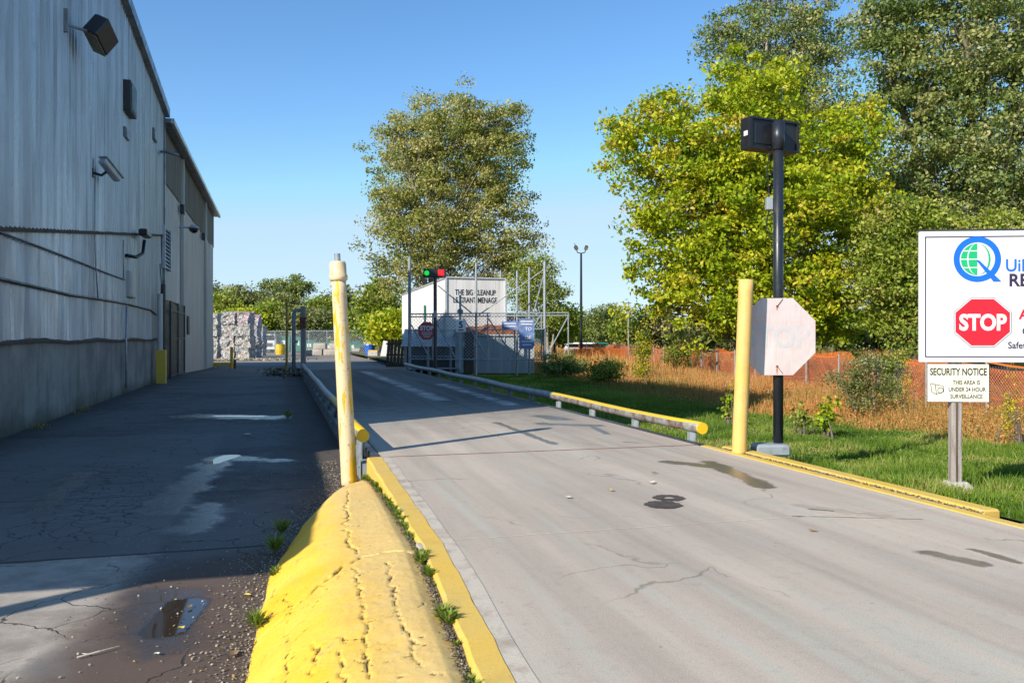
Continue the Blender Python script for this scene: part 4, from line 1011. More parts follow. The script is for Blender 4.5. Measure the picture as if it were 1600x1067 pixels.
def img_lobes(u0, d, specs):
    """(u, v, ru, rv, depth offset) blobs seen at distance d -> lobes in metres about the base at column u0"""
    k = d/F; zb = -.9; return [((u-u0)*k, dy, CH+(HV-v)*k-zb, ru*k, (ru*k*.8), rv*k) for (u, v, ru, rv, dy) in specs]
# tall poplar behind the trailer
make_tree('poplar_tree', 'tall olive gold poplar standing behind the white trailer', m_at(712, 527, 62, -.9), 3,
          img_lobes(712, 62, [(705, 235, 95, 90, 0), (640, 250, 60, 75, 1), (775, 250, 62, 75, 0), (660, 350, 85, 80, 0), (770, 345, 72, 70, 0), (715, 190, 70, 50, 0), (615, 330, 42, 50, 0), (810, 380, 38, 55, 0), (640, 420, 60, 55, -1), (745, 420, 75, 55, 1), (620, 205, 32, 35, 0), (790, 190, 35, 35, 0), (850, 350, 14, 12, 0), (585, 290, 16, 30, 0)]),
          900, 100000, 1.0, .185, M['leaf_poplar'], M['bark_pale'], .34, .60, None, 4, hollow=.25, limbs=240)
make_tree('poplar_tree', 'slender poplar at the right of the posts behind the chain link gate', m_at(850, 527, 58, -.9), 3,
          img_lobes(850, 58, [(850, 460, 30, 50, 0), (835, 420, 32, 30, 0), (868, 495, 22, 25, 0), (815, 455, 25, 50, 0), (875, 455, 12, 14, 0)]), 170, 12000, .9, .15, M['leaf_mid'], M['bark_pale'], .14, .55, None, 2, hollow=.2, limbs=60)
# yellow green maple
make_tree('maple_tree', 'broad bright yellow green maple behind the orange netting and signal pole', m_at(1180, 527, 40, -.9), 2,
          img_lobes(1180, 40, [(1150, 220, 125, 100, 0), (1050, 230, 75, 80, 0), (985, 240, 45, 55, 0), (1100, 330, 105, 95, -.5), (1200, 330, 130, 110, -1), (1290, 260, 85, 90, 0), (1120, 450, 95, 85, -1), (1220, 470, 110, 80, -1), (1310, 400, 80, 90, 0), (1030, 440, 55, 60, 0), (1015, 350, 42, 40, 0), (1180, 140, 75, 55, 0), (1340, 200, 50, 60, 0), (1350, 330, 50, 70, 0), (965, 195, 22, 18, 0), (1030, 165, 30, 22, 0), (1330, 490, 60, 50, 0)]),
          1500, 120000, .74, .20, M['leaf_maple'], M['bark'], .26, .5, None, 5, hollow=.35, limbs=260)
# dark trees behind and to the right
make_tree('poplar_tree', 'tall dark green poplar rising behind the bright yellow green maple', m_at(1215, 527, 62, -.9), 3,
          img_lobes(1215, 62, [(1215, 60, 100, 80, 0), (1150, 50, 50, 60, 0), (1290, 60, 60, 80, 0), (1220, 150, 110, 80, 0), (1200, -60, 90, 70, 0), (1110, 75, 22, 25, 0), (1300, 180, 60, 60, 0), (1240, 300, 110, 100, 0)]),
          620, 66000, 1.1, .21, M['leaf_dark'], M['bark_pale'], .34, .62, None, 3, hollow=.2, limbs=160)
make_tree('cottonwood_tree', 'huge dark cottonwood at the right edge towering over the white sign', m_at(1530, 527, 44, -.9), 3,
          img_lobes(1530, 44, [(1480, 60, 130, 110, 0), (1590, 40, 110, 110, 0), (1410, 110, 75, 70, 0), (1440, 210, 85, 80, 0), (1560, 190, 120, 100, 0), (1500, 290, 110, 80, 0), (1620, 310, 110, 110, 0), (1380, 40, 50, 60, 0), (1420, 300, 50, 50, 0), (1700, 120, 100, 130, 0), (1500, -80, 140, 90, 0), (1420, -40, 60, 70, 0)]),
          900, 105000, 1.0, .20, M['leaf_dark'], M['bark'], .40, .66, None, 5, hollow=.25, limbs=240)
make_tree('ash_tree', 'olive leafed ash filling the gap between the maple and the white sign', m_at(1440, 527, 36, -.9), 2,
          img_lobes(1440, 36, [(1440, 400, 75, 85, 0), (1400, 470, 70, 70, 0), (1480, 470, 80, 80, 0), (1560, 420, 90, 90, 0), (1640, 440, 90, 90, 0), (1380, 400, 40, 60, 0), (1420, 340, 50, 40, 0)]),
          700, 62000, .8, .16, M['leaf_mid'], M['bark'], .16, .62, None, 5, hollow=.3, limbs=160)
# treeline at the left, beyond the yard
tl = [(345, 470, 26, 30, 'leaf_mid', 135, 'pale green bushy tree just right of the far warehouse end'), (385, 462, 30, 28, 'leaf_olive', 140, 'olive tree behind the bale stack'), (420, 482, 26, 25, 'leaf_mid', 125, 'low bright bush tree behind the chain link fence by the bales'),
      (452, 440, 34, 24, 'leaf_dark', 150, 'round blue green tree rising above the far treeline'), (475, 490, 28, 22, 'leaf_olive', 120, 'tawny low tree behind the white truck'), (505, 480, 24, 32, 'leaf_mid', 128, 'green tree left of the leaning cream bollard'),
      (530, 468, 22, 34, 'leaf_olive', 140, 'olive tree directly behind the leaning cream bollard'), (560, 495, 26, 22, 'leaf_mid', 120, 'low tree below the utility poles'), (590, 470, 25, 45, 'leaf_mid', 95, 'tall mid green tree between the utility poles and trailer'), (612, 500, 25, 28, 'leaf_maple', 85, 'bright lime bush tree left of the white trailer'),
      (365, 492, 30, 22, 'leaf_maple', 118, 'lime bush showing over the bale stack'), (330, 455, 20, 20, 'leaf_olive', 150, 'thin olive tree cut by the warehouse end'), (440, 470, 30, 22, 'leaf_olive', 138, 'dull olive tree under the round blue green one')]
for (u, v_, ru, rv, lm, d, lb) in tl:
    make_tree('background_tree', lb, m_at(u, 527, d, -.9), 1, img_lobes(u, d, [(u, v_+9, ru, rv*.92, 0), (u-ru*.5, v_+rv*.5, ru*.7, rv*.7, 0), (u+ru*.5, v_+rv*.45, ru*.75, rv*.7, 0), (u, 512, ru*.9, 14, 0)]),
              110, 8500, 1.7, .42, M[lm], M['bark'], .2, .5, 'trees beyond the yard fence', 2, hollow=.3, limbs=12)
tr_ = [(905, 505, 30, 20, 'leaf_mid', 110, 'dark green bush tree under the twin lamp post'), (945, 497, 24, 26, 'leaf_dark', 105, 'dark small tree right of the twin lamp post'), (985, 505, 26, 26, 'leaf_mid', 95, 'green shrub tree between lamp post and maple'), (870, 500, 22, 28, 'leaf_maple', 75, 'lime green young tree behind the last fence post'),
      (1035, 505, 28, 30, 'leaf_olive', 75, 'shrub tree at the left foot of the bright maple'), (960, 515, 30, 16, 'leaf_olive', 120, 'low olive scrub tree under the far hill')]
for (u, v_, ru, rv, lm, d, lb) in tr_:
    make_tree('background_tree', lb, m_at(u, 527, d, -.9), 1, img_lobes(u, d, [(u, v_, ru, rv, 0), (u-ru*.5, v_+rv*.4, ru*.6, rv*.6, 0), (u+ru*.5, v_+rv*.4, ru*.6, rv*.6, 0), (u, 520, ru, 12, 0)]),
              90, 7000, 1.3, .3, M[lm], M['bark'], .15, .5, 'trees beyond the orange netting', 2, hollow=.3, limbs=12)
# a far wood that reads as one mass, either side
ww_ = []
for (ua, ub, d0, n_, hh_) in ((300, 640, 175, 9000, 9), (860, 1100, 170, 7000, 6), (1080, 1700, 75, 16000, 7)):
    u = rng.uniform(ua, ub, n_); d = d0*(1+.25*rng.random(n_)); top_ = hh_*(.55+.45*fbm(u/30, u*0, 1, 3, int(ua)))
    z = -.8+top_*rng.random(n_)**.7; aa = (u-HU)/F
    ww_.append(np.stack([(aa*CT+ST)*d, (CT-aa*ST)*d, z], -1))
P = np.concatenate(ww_); V, Fc = leaf_geo(P, 1.0)
tag(link('far_wood', fast('far_wood', V, Fc, np.clip(rng.normal(.45, .2, len(P)), 0, 1)), M['leaf_olive']), 'band of mixed scrub and wood along the back of the site', 'wood', kind='stuff')

# grass blades
def blades(P, h, wd, lean=.5, seg=1):
    n = len(P); ang = rng.random(n)*2*math.pi; dx, dy = np.cos(ang), np.sin(ang); la = rng.random(n)*2*math.pi; ll = h*lean*rng.random(n)
    V = np.empty((n, 3, 3)); V[:, 0] = P; V[:, 1] = P; V[:, 0, 0] -= dx*wd/2; V[:, 0, 1] -= dy*wd/2; V[:, 1, 0] += dx*wd/2; V[:, 1, 1] += dy*wd/2
    V[:, 2] = P; V[:, 2, 0] += np.cos(la)*ll; V[:, 2, 1] += np.sin(la)*ll; V[:, 2, 2] += h
    return V.reshape(-1, 3), np.arange(n*3).reshape(-1, 3)
n_ = 230000
y = 5.2+22*rng.random(n_)**1.7; x = 5.62+rng.random(n_)*(8.6+.0*y); keep = (x-5.6) < (2.5+y*.85); x = x[keep]; y = y[keep]; n_ = len(x)
z = lawn_full(x, y); tn = np.clip(.5+(fbm(x, y, 1.1, 5, 3)-.5)*1.9+rng.normal(0, .2, n_), 0, 1)
h = (.03+.05*rng.random(n_))*(1+1.2*(fbm(x, y, 2.5, 3, 8) > .60)); h += .02*np.exp(-(x-5.6)/.12)
V, Fc = blades(np.stack([x, y, z-.01], -1), h, .012+.010*rng.random(n_), .8)
tag(link('lawn_grass', fast('lawn_grass', V, Fc, tn), M['blade']), 'short green mown grass between the kerb and the tall weeds', 'grass', kind='stuff')
n_ = 60000; y = 20+18*rng.random(n_); x = 5.62+8.6*rng.random(n_); z = lawn_full(x, y); V, Fc = blades(np.stack([x, y, z-.01], -1), .05+.06*rng.random(n_), .03+.02*rng.random(n_), .8)
tag(link('far_lawn_grass', fast('far_lawn_grass', V, Fc, np.clip(.45+(fbm(x, y, .9, 4, 5)-.5)*1.6+rng.normal(0, .2, n_), 0, 1)), M['blade']), 'rougher grass on the shaded far lawn before the pale bin', 'grass', kind='stuff')
# clover like broad leaves
n_ = 26000; y = 5.3+16*rng.random(n_)**1.6; x = 5.8+7.5*rng.random(n_); k = fbm(x, y, 1.0, 3, 15) > .47; x = x[k]; y = y[k]
V, Fc = leaf_geo(np.stack([x, y, lawn_full(x, y)+.03+.03*rng.random(len(x))], -1), .035, 1.2, .9)
tag(link('clover', fast('clover', V, Fc, np.clip(rng.normal(.6, .2, len(x)), 0, 1)), M['blade']), 'clover leaves scattered through the mown lawn', 'clover', kind='stuff')
# tall dry weeds in front of the netting
def weed_front(Y): return np.interp(Y, [5, 12, 17, 22, 40, 60], [13.6, 12.6, 12.2, 12.4, 11.5, 14])
def fence_x(Y): return 13.0+.205*Y
n_ = 150000; y = 6+62*rng.random(n_)**1.5; f = rng.random(n_)**.8; x0 = weed_front(y)+(fbm(y, y*0, .8, 3, 4)-.5)*1.4; x = x0+f*(fence_x(y)+1.2-x0)
z = lawn_full(x, y); rise = np.clip(f*2.4+.18, 0, 1); h = (.18+.52*rng.random(n_))*rise*(.45+1.1*fbm(x, y, .6, 3, 12))
tn = np.clip(.18+.75*fbm(x, y, .5, 4, 6)*1.0+rng.normal(0, .16, n_)+.16*f-.10, 0, 1)
V, Fc = blades(np.stack([x, y, z-.02], -1), h, .018+.012*rng.random(n_)+y*.0004, .45)
tag(link('dry_weeds', fast('dry_weeds', V, Fc, tn), M['straw']), 'tall straw and rust coloured weeds along the orange netting', 'weeds', kind='stuff')
# seed heads and leafy stems in the weeds
n_ = 42000; y = 7+50*rng.random(n_)**1.5; f = rng.random(n_)**.8; x0 = weed_front(y); x = x0+f*(fence_x(y)-x0)
z = lawn_full(x, y)+(.1+.5*rng.random(n_))*np.clip(f*2+.2, 0, 1)
V, Fc = leaf_geo(np.stack([x, y, z], -1), .055, .2, .4)
tag(link('weed_leaves', fast('weed_leaves', V, Fc, np.clip(.15+.7*fbm(x, y, .45, 4, 26)+rng.normal(0, .15, n_), 0, 1)), M['straw']), 'mixed seed heads and leaves among the tall dry weeds', 'weeds', kind='stuff')
# field weeds further off
n_ = 60000; y = 38+110*rng.random(n_); x = fence_x(np.minimum(y, 80))-6+rng.random(n_)*(26+.35*y); z = lawn_z(x, y)
V, Fc = blades(np.stack([x, y, z], -1), .6+.7*rng.random(n_), .07+.05*rng.random(n_), .4)
tag(link('field_weeds', fast('field_weeds', V, Fc, np.clip(.55+rng.normal(0, .2, n_), 0, 1)), M['straw']), 'far field of golden dry weeds behind the orange netting', 'weeds', kind='stuff')

def shrub(name, label, u, v_, d, wpx, hpx, lm, n=3000, leaf=.06, tint=.5, group=None, zb=None, cat='shrub', cr=.35):
    p = m_at(u, v_, d); k = d/F; zb = float(lawn_z(p.x, p.y)) if zb is None else zb
    hgt = max(.2, p.z-zb+hpx*k*.5); rx = wpx*k/2
    return make_tree(name, label, Vector((p.x, p.y, zb)), 0, [(0, 0, hgt*.6, rx, rx*.8, hgt*.42), (-rx*.35, 0, hgt*.4, rx*.6, rx*.6, hgt*.38), (rx*.35, 0, hgt*.42, rx*.6, rx*.6, hgt*.38)], 60, n, cr, leaf, lm, M['bark'], .03, tint, group, 4, cat, .1, 30)
shrub('shrub', 'large grey green shrub between the faded octagon and the site sign', 1350, 580, 20.5, 130, 100, M['leaf_olive'], 7000, .055, .5)
shrub('shrub', 'leafy green shrub behind the netting left of the site sign', 1405, 545, 24, 80, 60, M['leaf_mid'], 4500, .08, .5)
shrub('shrub', 'dark bush at the far end of the lawn right of the pale bin', 880, 575, 37, 75, 45, M['leaf_dark'], 5000, .09, .35)
shrub('shrub', 'low dark bush in the building shade beside the weeds', 945, 578, 33, 60, 40, M['leaf_mid'], 4000, .08, .35)
shrub('shrub', 'yellow leafed young shrub in front of the orange netting', 1003, 530, 36, 24, 60, M['goldenrod'], 2600, .08, .35)
shrub('shrub', 'green shrub at the left foot of the yellow bollard behind netting', 1060, 535, 44, 60, 40, M['leaf_mid'], 4000, .09, .5)
shrub('milkweed', 'bright green milkweed with a yellow stem at the lawn edge', 1293, 632, 16.5, 22, 34, M['leaf_maple'], 240, .11, .35, cat='plant', cr=.2)
shrub('milkweed', 'small green milkweed left of the brighter one at the lawn edge', 1253, 642, 17, 20, 24, M['leaf_mid'], 160, .10, .6, cat='plant', cr=.2)
shrub('milkweed', 'young yellow green plant just left of the yellow bollard', 1140, 606, 19, 12, 30, M['leaf_maple'], 160, .10, .5, cat='plant', cr=.2)
for i, (u, v_, d) in enumerate(((1578, 618, 15), (1580, 590, 17), (1415, 545, 20))):
    shrub('goldenrod', ['yellow goldenrod cluster right of the security notice', 'small yellow goldenrod above the larger cluster right of the notice', 'pale goldenrod behind the netting at the left of the site sign'][i], u, v_, d, 26, 20, M['goldenrod'], 420, .04, .7, 'goldenrod plants', cat='plant', cr=.16)
# weeds in the joint of the kerb and at the foot of the mound
def weed(x, y, z, r, label, big=False, lm='blade'):
    n = 110 if big else 60; t = thing('weed', label, 'weed', (x, y, z), 0, 'weeds growing in the joint beside the yellow kerb')
    an_ = rng.random(n)*6.28; rr = r*(.25+.75*rng.random(n)); P0 = np.zeros((n, 3)); T = np.stack([np.cos(an_)*rr, np.sin(an_)*rr, r*(.3+.8*rng.random(n))], -1)
    s = np.stack([-np.sin(an_), np.cos(an_), 0*an_], -1)*(.0025+.0035*rng.random(n))[:, None]*(1.5 if big else 1); P0 = np.stack([T[:, 0]*.3*rng.random(n), T[:, 1]*.3*rng.random(n), T[:, 2]*.6*rng.random(n)], -1); Mi = (T+P0)*.5+np.array([0, 0, r*.10]); V = np.stack([P0, Mi+s, T, Mi-s], 1).reshape(-1, 3)
    link('leaves', fast('leaves', V, np.arange(n*4).reshape(-1, 4), np.clip(rng.normal(.72, .2, n), 0, 1)), M[lm], t)
    MB().tube([(0, 0, -.01), (0, .004, r*.4)], [.004, .002], 5).build('stem', M['bark'], t); return t
yy = 9.75; i = 0
while yy > 3.1:
    x = float(kl(yy))-.02+random.uniform(-.02, .02)
    gl_ = random.random(); weed(x, yy, float(mound_base(kl(min(yy, 9.8))-.03, np.array(min(yy, 9.8))))-.005+(.02 if yy > 8.5 else 0), random.uniform(.04, .08) if yy > 9.2 or gl_ > .6 else random.uniform(.02, .05), 'small green weed sprouting from the joint between mound and yellow kerb', gl_ > .6)
    yy -= random.uniform(.04, .13) if random.random() > .12 else .3; i += 1
for (u, v_, r_, lb) in ((402, 985, .12, 'bright green weed at the left foot of the yellow mound'), (430, 865, .14, 'leggy weed with white flowers beside the top of the yellow mound'), (440, 835, .13, 'sparse weed on the lane left of the mound'), (450, 655, .2, 'small weed tuft in the dark lane'), (433, 905, .09, 'low weed against the left edge of the mound')):
    p = at(u, v_, -.35); o = weed(p.x, p.y, -.34, r_, lb, True); del o['group']
n_ = 9000; y = 3+6.9*rng.random(n_); x = kl(y)-.02+.022*rng.normal(size=n_); z = mound_base(np.minimum(x, kl(y)-.013), y)+.006
V, Fc = leaf_geo(np.stack([x, y, z+.006*rng.random(n_)], -1), .016, .8, .6)
tag(link('joint_litter', fast('joint_litter', V, Fc, np.clip(rng.normal(.2, .22, n_), 0, 1)), M['litter']), 'dirt and dead stems lying in the kerb joint', 'litter', kind='stuff')
n_ = 5200; y = 3+9*rng.random(n_)**1.2; x = mound_left(np.minimum(y, 9.9))-np.abs(rng.normal(0, .16, n_))+.05; x[::5] = rng.uniform(-1.3, .4, len(x[::5])); y[::5] = rng.uniform(3.5, 12, len(y[::5]))
P = np.stack([x, y, -.345+.006*rng.random(n_)], -1); V, Fc = leaf_geo(P, .015, 1.2, .8)
tag(link('gravel', fast('gravel', V, Fc, np.clip(rng.normal(.55, .25, n_), 0, 1)), M['litter']), 'loose grit and dead leaves along the foot of the mound', 'gravel', kind='stuff')
n_ = 2600; y = 5.4+4*rng.random(n_); x = 5.395+.03*rng.normal(size=n_); V, Fc = leaf_geo(np.stack([x, y, -.008+.014*rng.random(n_)], -1), .02, .8, .6)
tag(link('gutter_litter', fast('gutter_litter', V, Fc, np.clip(rng.normal(.35, .25, n_), 0, 1)), M['litter']), 'dirt and grass clippings in the gutter by the right kerb', 'litter', kind='stuff')
n_ = 1800; y = 10+28*rng.random(n_); y = y[fbm(y, y*0, .5, 3, 77) > .48]; n_ = len(y); x = -4.60+.12*np.abs(rng.normal(size=n_)); V, Fc = blades(np.stack([x, y, lane_z(y)], -1), .03+.09*rng.random(n_), .02, .7)
tag(link('wall_moss', fast('wall_moss', V, Fc, np.clip(rng.normal(.25, .2, n_), 0, 1)), M['straw']), 'grass tufts along the foot of the warehouse wall', 'grass', kind='stuff')

# fallen leaves, scraps, twig on the road
def scrap(u, v_, z, s, m, label, name='fallen_leaf', cat='leaf'):
    p = at(u, v_, z); k = MB(); n = 7; pts = [(s*(.6+.5*random.random())*math.cos(2*math.pi*q/n), s*.6*(.6+.5*random.random())*math.sin(2*math.pi*q/n), .012+.02*random.random()*s*10) for q in range(n)]
    for q in range(n): k.quad([(0, 0, .008), pts[q], pts[(q+1) % n]])
    o = k.build(name, m); o.location = (p.x, p.y, z+.0036); o.rotation_euler = (0, 0, random.random()*6); return tag(o, label, cat)
M['dry_leaf'] = worn('dry leaf', (.30, .20, .10), (.16, .10, .06), .8, 0, 30); M['paper'] = worn('paper scrap', (.62, .58, .50), (.4, .36, .3), .8, 0, 30); M['yellow_leaf'] = worn('yellow leaf', (.6, .45, .08), (.5, .35, .06), .7, 0, 30)
scrap(1018, 756, .0, .06, M['paper'], 'crumpled pale scrap on the road below the dark stain', 'paper_scrap', 'scrap')
scrap(955, 768, .0, .04, M['yellow_leaf'], 'yellow fallen leaf in the middle of the concrete road')
scrap(888, 779, .0, .045, M['paper'], 'white paper scrap on the road left of the yellow leaf', 'paper_scrap', 'scrap')
scrap(1270, 831, .0, .035, M['dry_leaf'], 'brown curled leaf on the road towards the right kerb end')
scrap(1022, 740, .0, .04, M['dry_leaf'], 'dry leaf crumbs beside the crumpled scrap on the road')
scrap(283, 984, -.35, .035, M['yellow_leaf'], 'orange leaf floating at the edge of the lane puddle')
scrap(297, 950, -.35, .03, M['dry_leaf'], 'dark curled leaf standing in the lane puddle')
scrap(385, 932, -.35, .035, M['yellow_leaf'], 'yellow leaf on the grit by the mound foot')
scrap(366, 1025, -.35, .05, M['dry_leaf'], 'brown leaf heap piece at the mound foot near the bottom edge')
scrap(180, 880, -.35, .02, M['paper'], 'tiny white scrap on the dark lane joint', 'paper_scrap', 'scrap')
scrap(245, 1024, -.35, .022, M['paper'], 'small white scrap between the twig and the mound', 'paper_scrap', 'scrap')
scrap(385, 680, -.35, .10, M['paper'], 'pale flattened rag in the shaded lane beyond the puddle', 'rag', 'rag')
scrap(1590, 797, -.05, .07, M['white_paint'], 'white plastic wrapper at the end of the right kerb', 'wrapper', 'wrapper')
scrap(1575, 783, -.05, .035, M['blue_bin'], 'small blue scrap in the grass beside the kerb end', 'wrapper', 'wrapper')
p = at(155, 1022, -.35); o = MB().tube([(-.10, -.05, .008), (0, 0, .012), (.09, .07, .008)], [.005, .005, .002], 6).tube([(-.05, -.025, .01), (-.085, .0, .01)], [.004, .002], 5).build('twig', M['paper']); o.location = (p.x, p.y, -.345); tag(o, 'pale forked twig lying on the brown lane patch', 'twig')
# oil rings (a tar patched round cover) on the road
p = at(1040, 790, 0)
def m_cover(): return worn('dark iron cover', (.06, .045, .04), (.10, .07, .055), .7, 0, 12, bump=.5)
M['cover'] = m_cover()
for (u, v_, r0, r1, lb) in ((1036, 789, 0, .155, 'dark round tar patch on the road, the nearer of two'), (1045, 778, .045, .14, 'dark ring shaped tar patch touching the nearer patch')):
    p = at(u, v_, 0); k = MB(); n = 40
    for q in range(n):
        a0, a1 = 2*math.pi*q/n, 2*math.pi*(q+1)/n; j0 = r1*(1+.05*math.sin(q*2.1)+.04*math.sin(q*5.3)); q2 = (q+1) % n; j1 = r1*(1+.05*math.sin(q2*2.1)+.04*math.sin(q2*5.3))
        zt_ = .004
        if r0 > 0: k.quad([(r0*math.cos(a0), r0*math.sin(a0), zt_), (j0*math.cos(a0), j0*math.sin(a0), .003), (j1*math.cos(a1), j1*math.sin(a1), .003), (r0*math.cos(a1), r0*math.sin(a1), zt_)])
        else: k.quad([(0, 0, .008), (j0*math.cos(a0), j0*math.sin(a0), .003), (j1*math.cos(a1), j1*math.sin(a1), .003)])
    o = k.build('tar_patch', M['cover']); o.location = (p.x, p.y, .001 if r0 > 0 else .003); tag(o, lb, 'tar patch')

# ------------------------------------------------------------------ fences on the right
fdir = Vector((.205, 1, 0)).normalized(); frz = math.atan2(fdir.y, fdir.x)
F0 = Vector((13.0+.205*6, 6, 0)); FL = 76
nf = thing('safety_netting', 'long bright orange safety netting hung along the weedy field', 'netting', (F0.x, F0.y, -.75), frz)
V, Fc = wires(FL, 1.42, .085, .014, .0)
sag = lambda x: .05*np.sin(x*1.9)+.06*np.sin(x*.7+1)
V[:, 2] = V[:, 2]*(1+.1*np.sin(V[:, 0]*1.1))+sag(V[:, 0])*V[:, 2]+.05; V[:, 1] = .10*np.sin(V[:, 0]*1.3)*V[:, 2]
tag(link('net', fast('net', V, Fc, rng.random(len(Fc))), M['orange_mesh'], nf), kind='stuff')
# bands of netting
for zz, hh_ in ((.08, .03), (.65, .035), (1.43, .05)):
    bd = MB(); xs_ = np.arange(0, FL, .5)
    for x0, x1 in zip(xs_[:-1], xs_[1:]):
        s0, s1 = float(sag(x0))*zz, float(sag(x1))*zz; y0_, y1_ = .10*math.sin(x0*1.3)*zz, .10*math.sin(x1*1.3)*zz
        bd.quad([(x0, y0_, zz+s0), (x1, y1_, zz+s1), (x1, y1_, zz+s1+hh_), (x0, y0_, zz+s0+hh_)])
    bme = bd.mesh('band'); aa_ = bme.attributes.new('tint', 'FLOAT', 'FACE'); aa_.data.foreach_set('value', [.6]*len(bme.polygons)); link('band', bme, M['orange_mesh'], nf)
cf = thing('chain_link_fence', 'chain link fence with thin steel posts standing just before the orange netting', 'fence', (F0.x-.25, F0.y, -.75), frz)
V, Fc = wires(60, 1.45, .10, .0035, .03); tag(link('mesh', fast('mesh', V, Fc), M['galv'], cf), kind='stuff')
first = None
for k in range(25):
    if first is None: first = MB().tube([(0, 0, -.2), (0, 0, 1.6)], .025, 8).build('post', M['grey_paint'], cf); o = first
    else: o = first.copy(); C.objects.link(o); o.parent = cf
    o.location = (k*2.5, 0, 0)
# second, farther sheet of orange netting seen across the field
g0 = atd(895, 560, 60); g1 = atd(1020, 560, 62)
o2 = thing('safety_netting', 'far sheet of orange safety netting across the field by the gate end', 'netting', (g0.x, g0.y, -.7), math.atan2(g1.y-g0.y, g1.x-g0.x))
LL = (g1-g0).length; V, Fc = wires(LL, 1.2, .11, .022, .1); tag(link('net', fast('net', V, Fc, rng.random(len(Fc))), M['orange_mesh'], o2), kind='stuff')

# ------------------------------------------------------------------ sliding gate group at the far end of the weighbridge
GD = 37.5
def gx_(u): return (u-HU)/F*GD
def gz_(v_): return CH+(HV-v_)/F*GD
G0 = atd(800, 527, GD)
gate = thing('sliding_gate', 'long grey steel frame chain link gate standing open beside the weighbridge end', 'gate', (G0.x, G0.y, 0), -TH)
def bar(par, p, q, r, m, name, y=0.0, n=6):
    return MB().tube([(gx_(p[0]), y, gz_(p[1])), (gx_(q[0]), y, gz_(q[1]))], r, n).build(name, m, par)
for zv in (489.5, 494): bar(gate, (640, zv+1), (888, zv-1), .032, M['grey_paint'], 'top_rail')
bar(gate, (641, 561), (854, 562), .032, M['grey_paint'], 'bottom_rail'); bar(gate, (641, 517), (852, 514), .022, M['grey_paint'], 'middle_rail')
bar(gate, (641, 557), (711, 557), .022, M['grey_paint'], 'middle_rail')
for u in (676, 762, 804, 846, 888): bar(gate, (u, 489), (u, 563 if u < 880 else 556), .03, M['grey_paint'], 'upright')
for (p_, q_) in (((641, 505), (672, 560)), ((683, 505), (712, 560)), ((724, 497), (762, 560)), ((763, 497), (804, 560)), ((804, 562), (845, 492)), ((852, 560), (888, 494)), ((684, 446), (738, 490)), ((748, 492), (852, 420)), ((834, 488), (851, 424))):
    bar(gate, p_, q_, .028, M['grey_paint'], 'brace')
V, Fc = wires(gx_(854)-gx_(641), gz_(490)-gz_(561), .16, .007); V[:, 0] += gx_(641); V[:, 2] += gz_(561); V[:, 1] += .03
tag(link('mesh', fast('mesh', V, Fc), M['grey_paint'], gate), kind='stuff')
fp = [(640, 402, 578, .07, 0, 'tallest grey gate post, at the end of the right guide rail'), (744, 412, 575, .055, .4, 'grey gate post standing before the trailer lettering'), (782, 424, 492, .05, 5, 'short grey post top showing above the trailer roof corner'),
      (808, 424, 570, .05, .8, 'grey post right of the trailer, left of a pair'), (827, 419, 570, .055, .8, 'grey post right of the trailer, right of a pair'), (851, 409, 565, .07, 0, 'thick pale gate post at the right, beside the blue banner')]
for (u, vt, vb, r_, yo, lb) in fp:
    p = atd(u, vb, GD+yo); t = thing('gate_post', lb, 'post', (p.x, p.y, -.4), 0, 'tall steel posts around the gate'); zt_ = atd(u, vt, GD+yo).z+.4
    MB().tube([(0, 0, 0), (0, 0, zt_)], r_, 10).build('pipe', M['galv'] if u > 700 else M['grey_paint'], t); MB().tube([(0, 0, zt_), (0, 0, zt_+.06)], [r_*1.15, r_*.3], 10).build('cap', M['galv'], t)
# signal with red and green lamps
D2 = 35.5; p = atd(680, 573, D2); k2 = D2/F
sl = thing('traffic_signal', 'black signal on a pole showing a lit green and a lit red lamp', 'traffic signal', (p.x, p.y, -.1), -TH)
zt_ = atd(680, 421, D2).z+.1; MB().tube([(0, 0, 0), (0, 0, zt_)], .075, 10).build('pole', M['black_paint'], sl)
MB().box((-.02, 0, zt_-.17), (.96, .18, .38), bev=.02).build('signal_box', M['black'], sl)
for xo, mm, lb in ((-.35, 'green_lamp', 'lit green lamp'), (.24, 'red_lamp', 'lit red lamp')):
    rr_ = .105 if xo < 0 else .13
    if xo < 0: o = MB().tube([(xo, -.10, zt_-.16), (xo, -.115, zt_-.16)], rr_, 18).build('lamp', M[mm], sl)
    else: o = MB().box((xo+.02, -.10, zt_-.15), (.25, .03, .24), bev=.03).build('lamp', M[mm], sl)
    o['label'] = lb
MB().box((0, -.06, .95+zt_*.35), (.14, .1, .3)).build('clamp', M['grey_paint'], sl)
# stop sign on the gate, speed sign
p = atd(667, 517, 36.6)
s2 = thing('stop_sign', 'red octagonal stop sign with small white lines fixed to the gate', 'sign', p, -TH); r8 = 13.6/F*36.6/math.cos(R(22.5))
MB().prismy(octa(r8), -.006, .006).build('plate', M['red_old'], s2); text('lettering', 'STOP', .27, M['white_paint'], s2, 0, .03, -.009, .9, .012, .0005, 'CENTER')
for zz, wd in ((-.06, .46), (-.13, .48), (-.20, .36), (-.27, .24)): MB().box((0, -.008, zz), (wd, .003, .03)).build('small_print', M['ghost'], s2)
MB().prismy(octa(r8*1.03), .007, .009).build('rim', M['white_paint'], s2)
p = atd(719, 580, 34.5); sp5 = thing('speed_sign', 'white speed sign with a black 5 on a grey post before the gate', 'sign', (p.x, p.y, -.15), -TH); q5 = 34.5/F
MB().box((0, .03, 1.75), (.09, .06, 3.1)).build('post', M['grey_paint'], sp5); zc = atd(719, 509, 34.5).z+.15
MB().tube([(0, .0, atd(719, 487, 34.5).z+.15), (0, .05, atd(719, 487, 34.5).z+.15)], .13, 14).build('round_cap', M['grey_paint'], sp5)
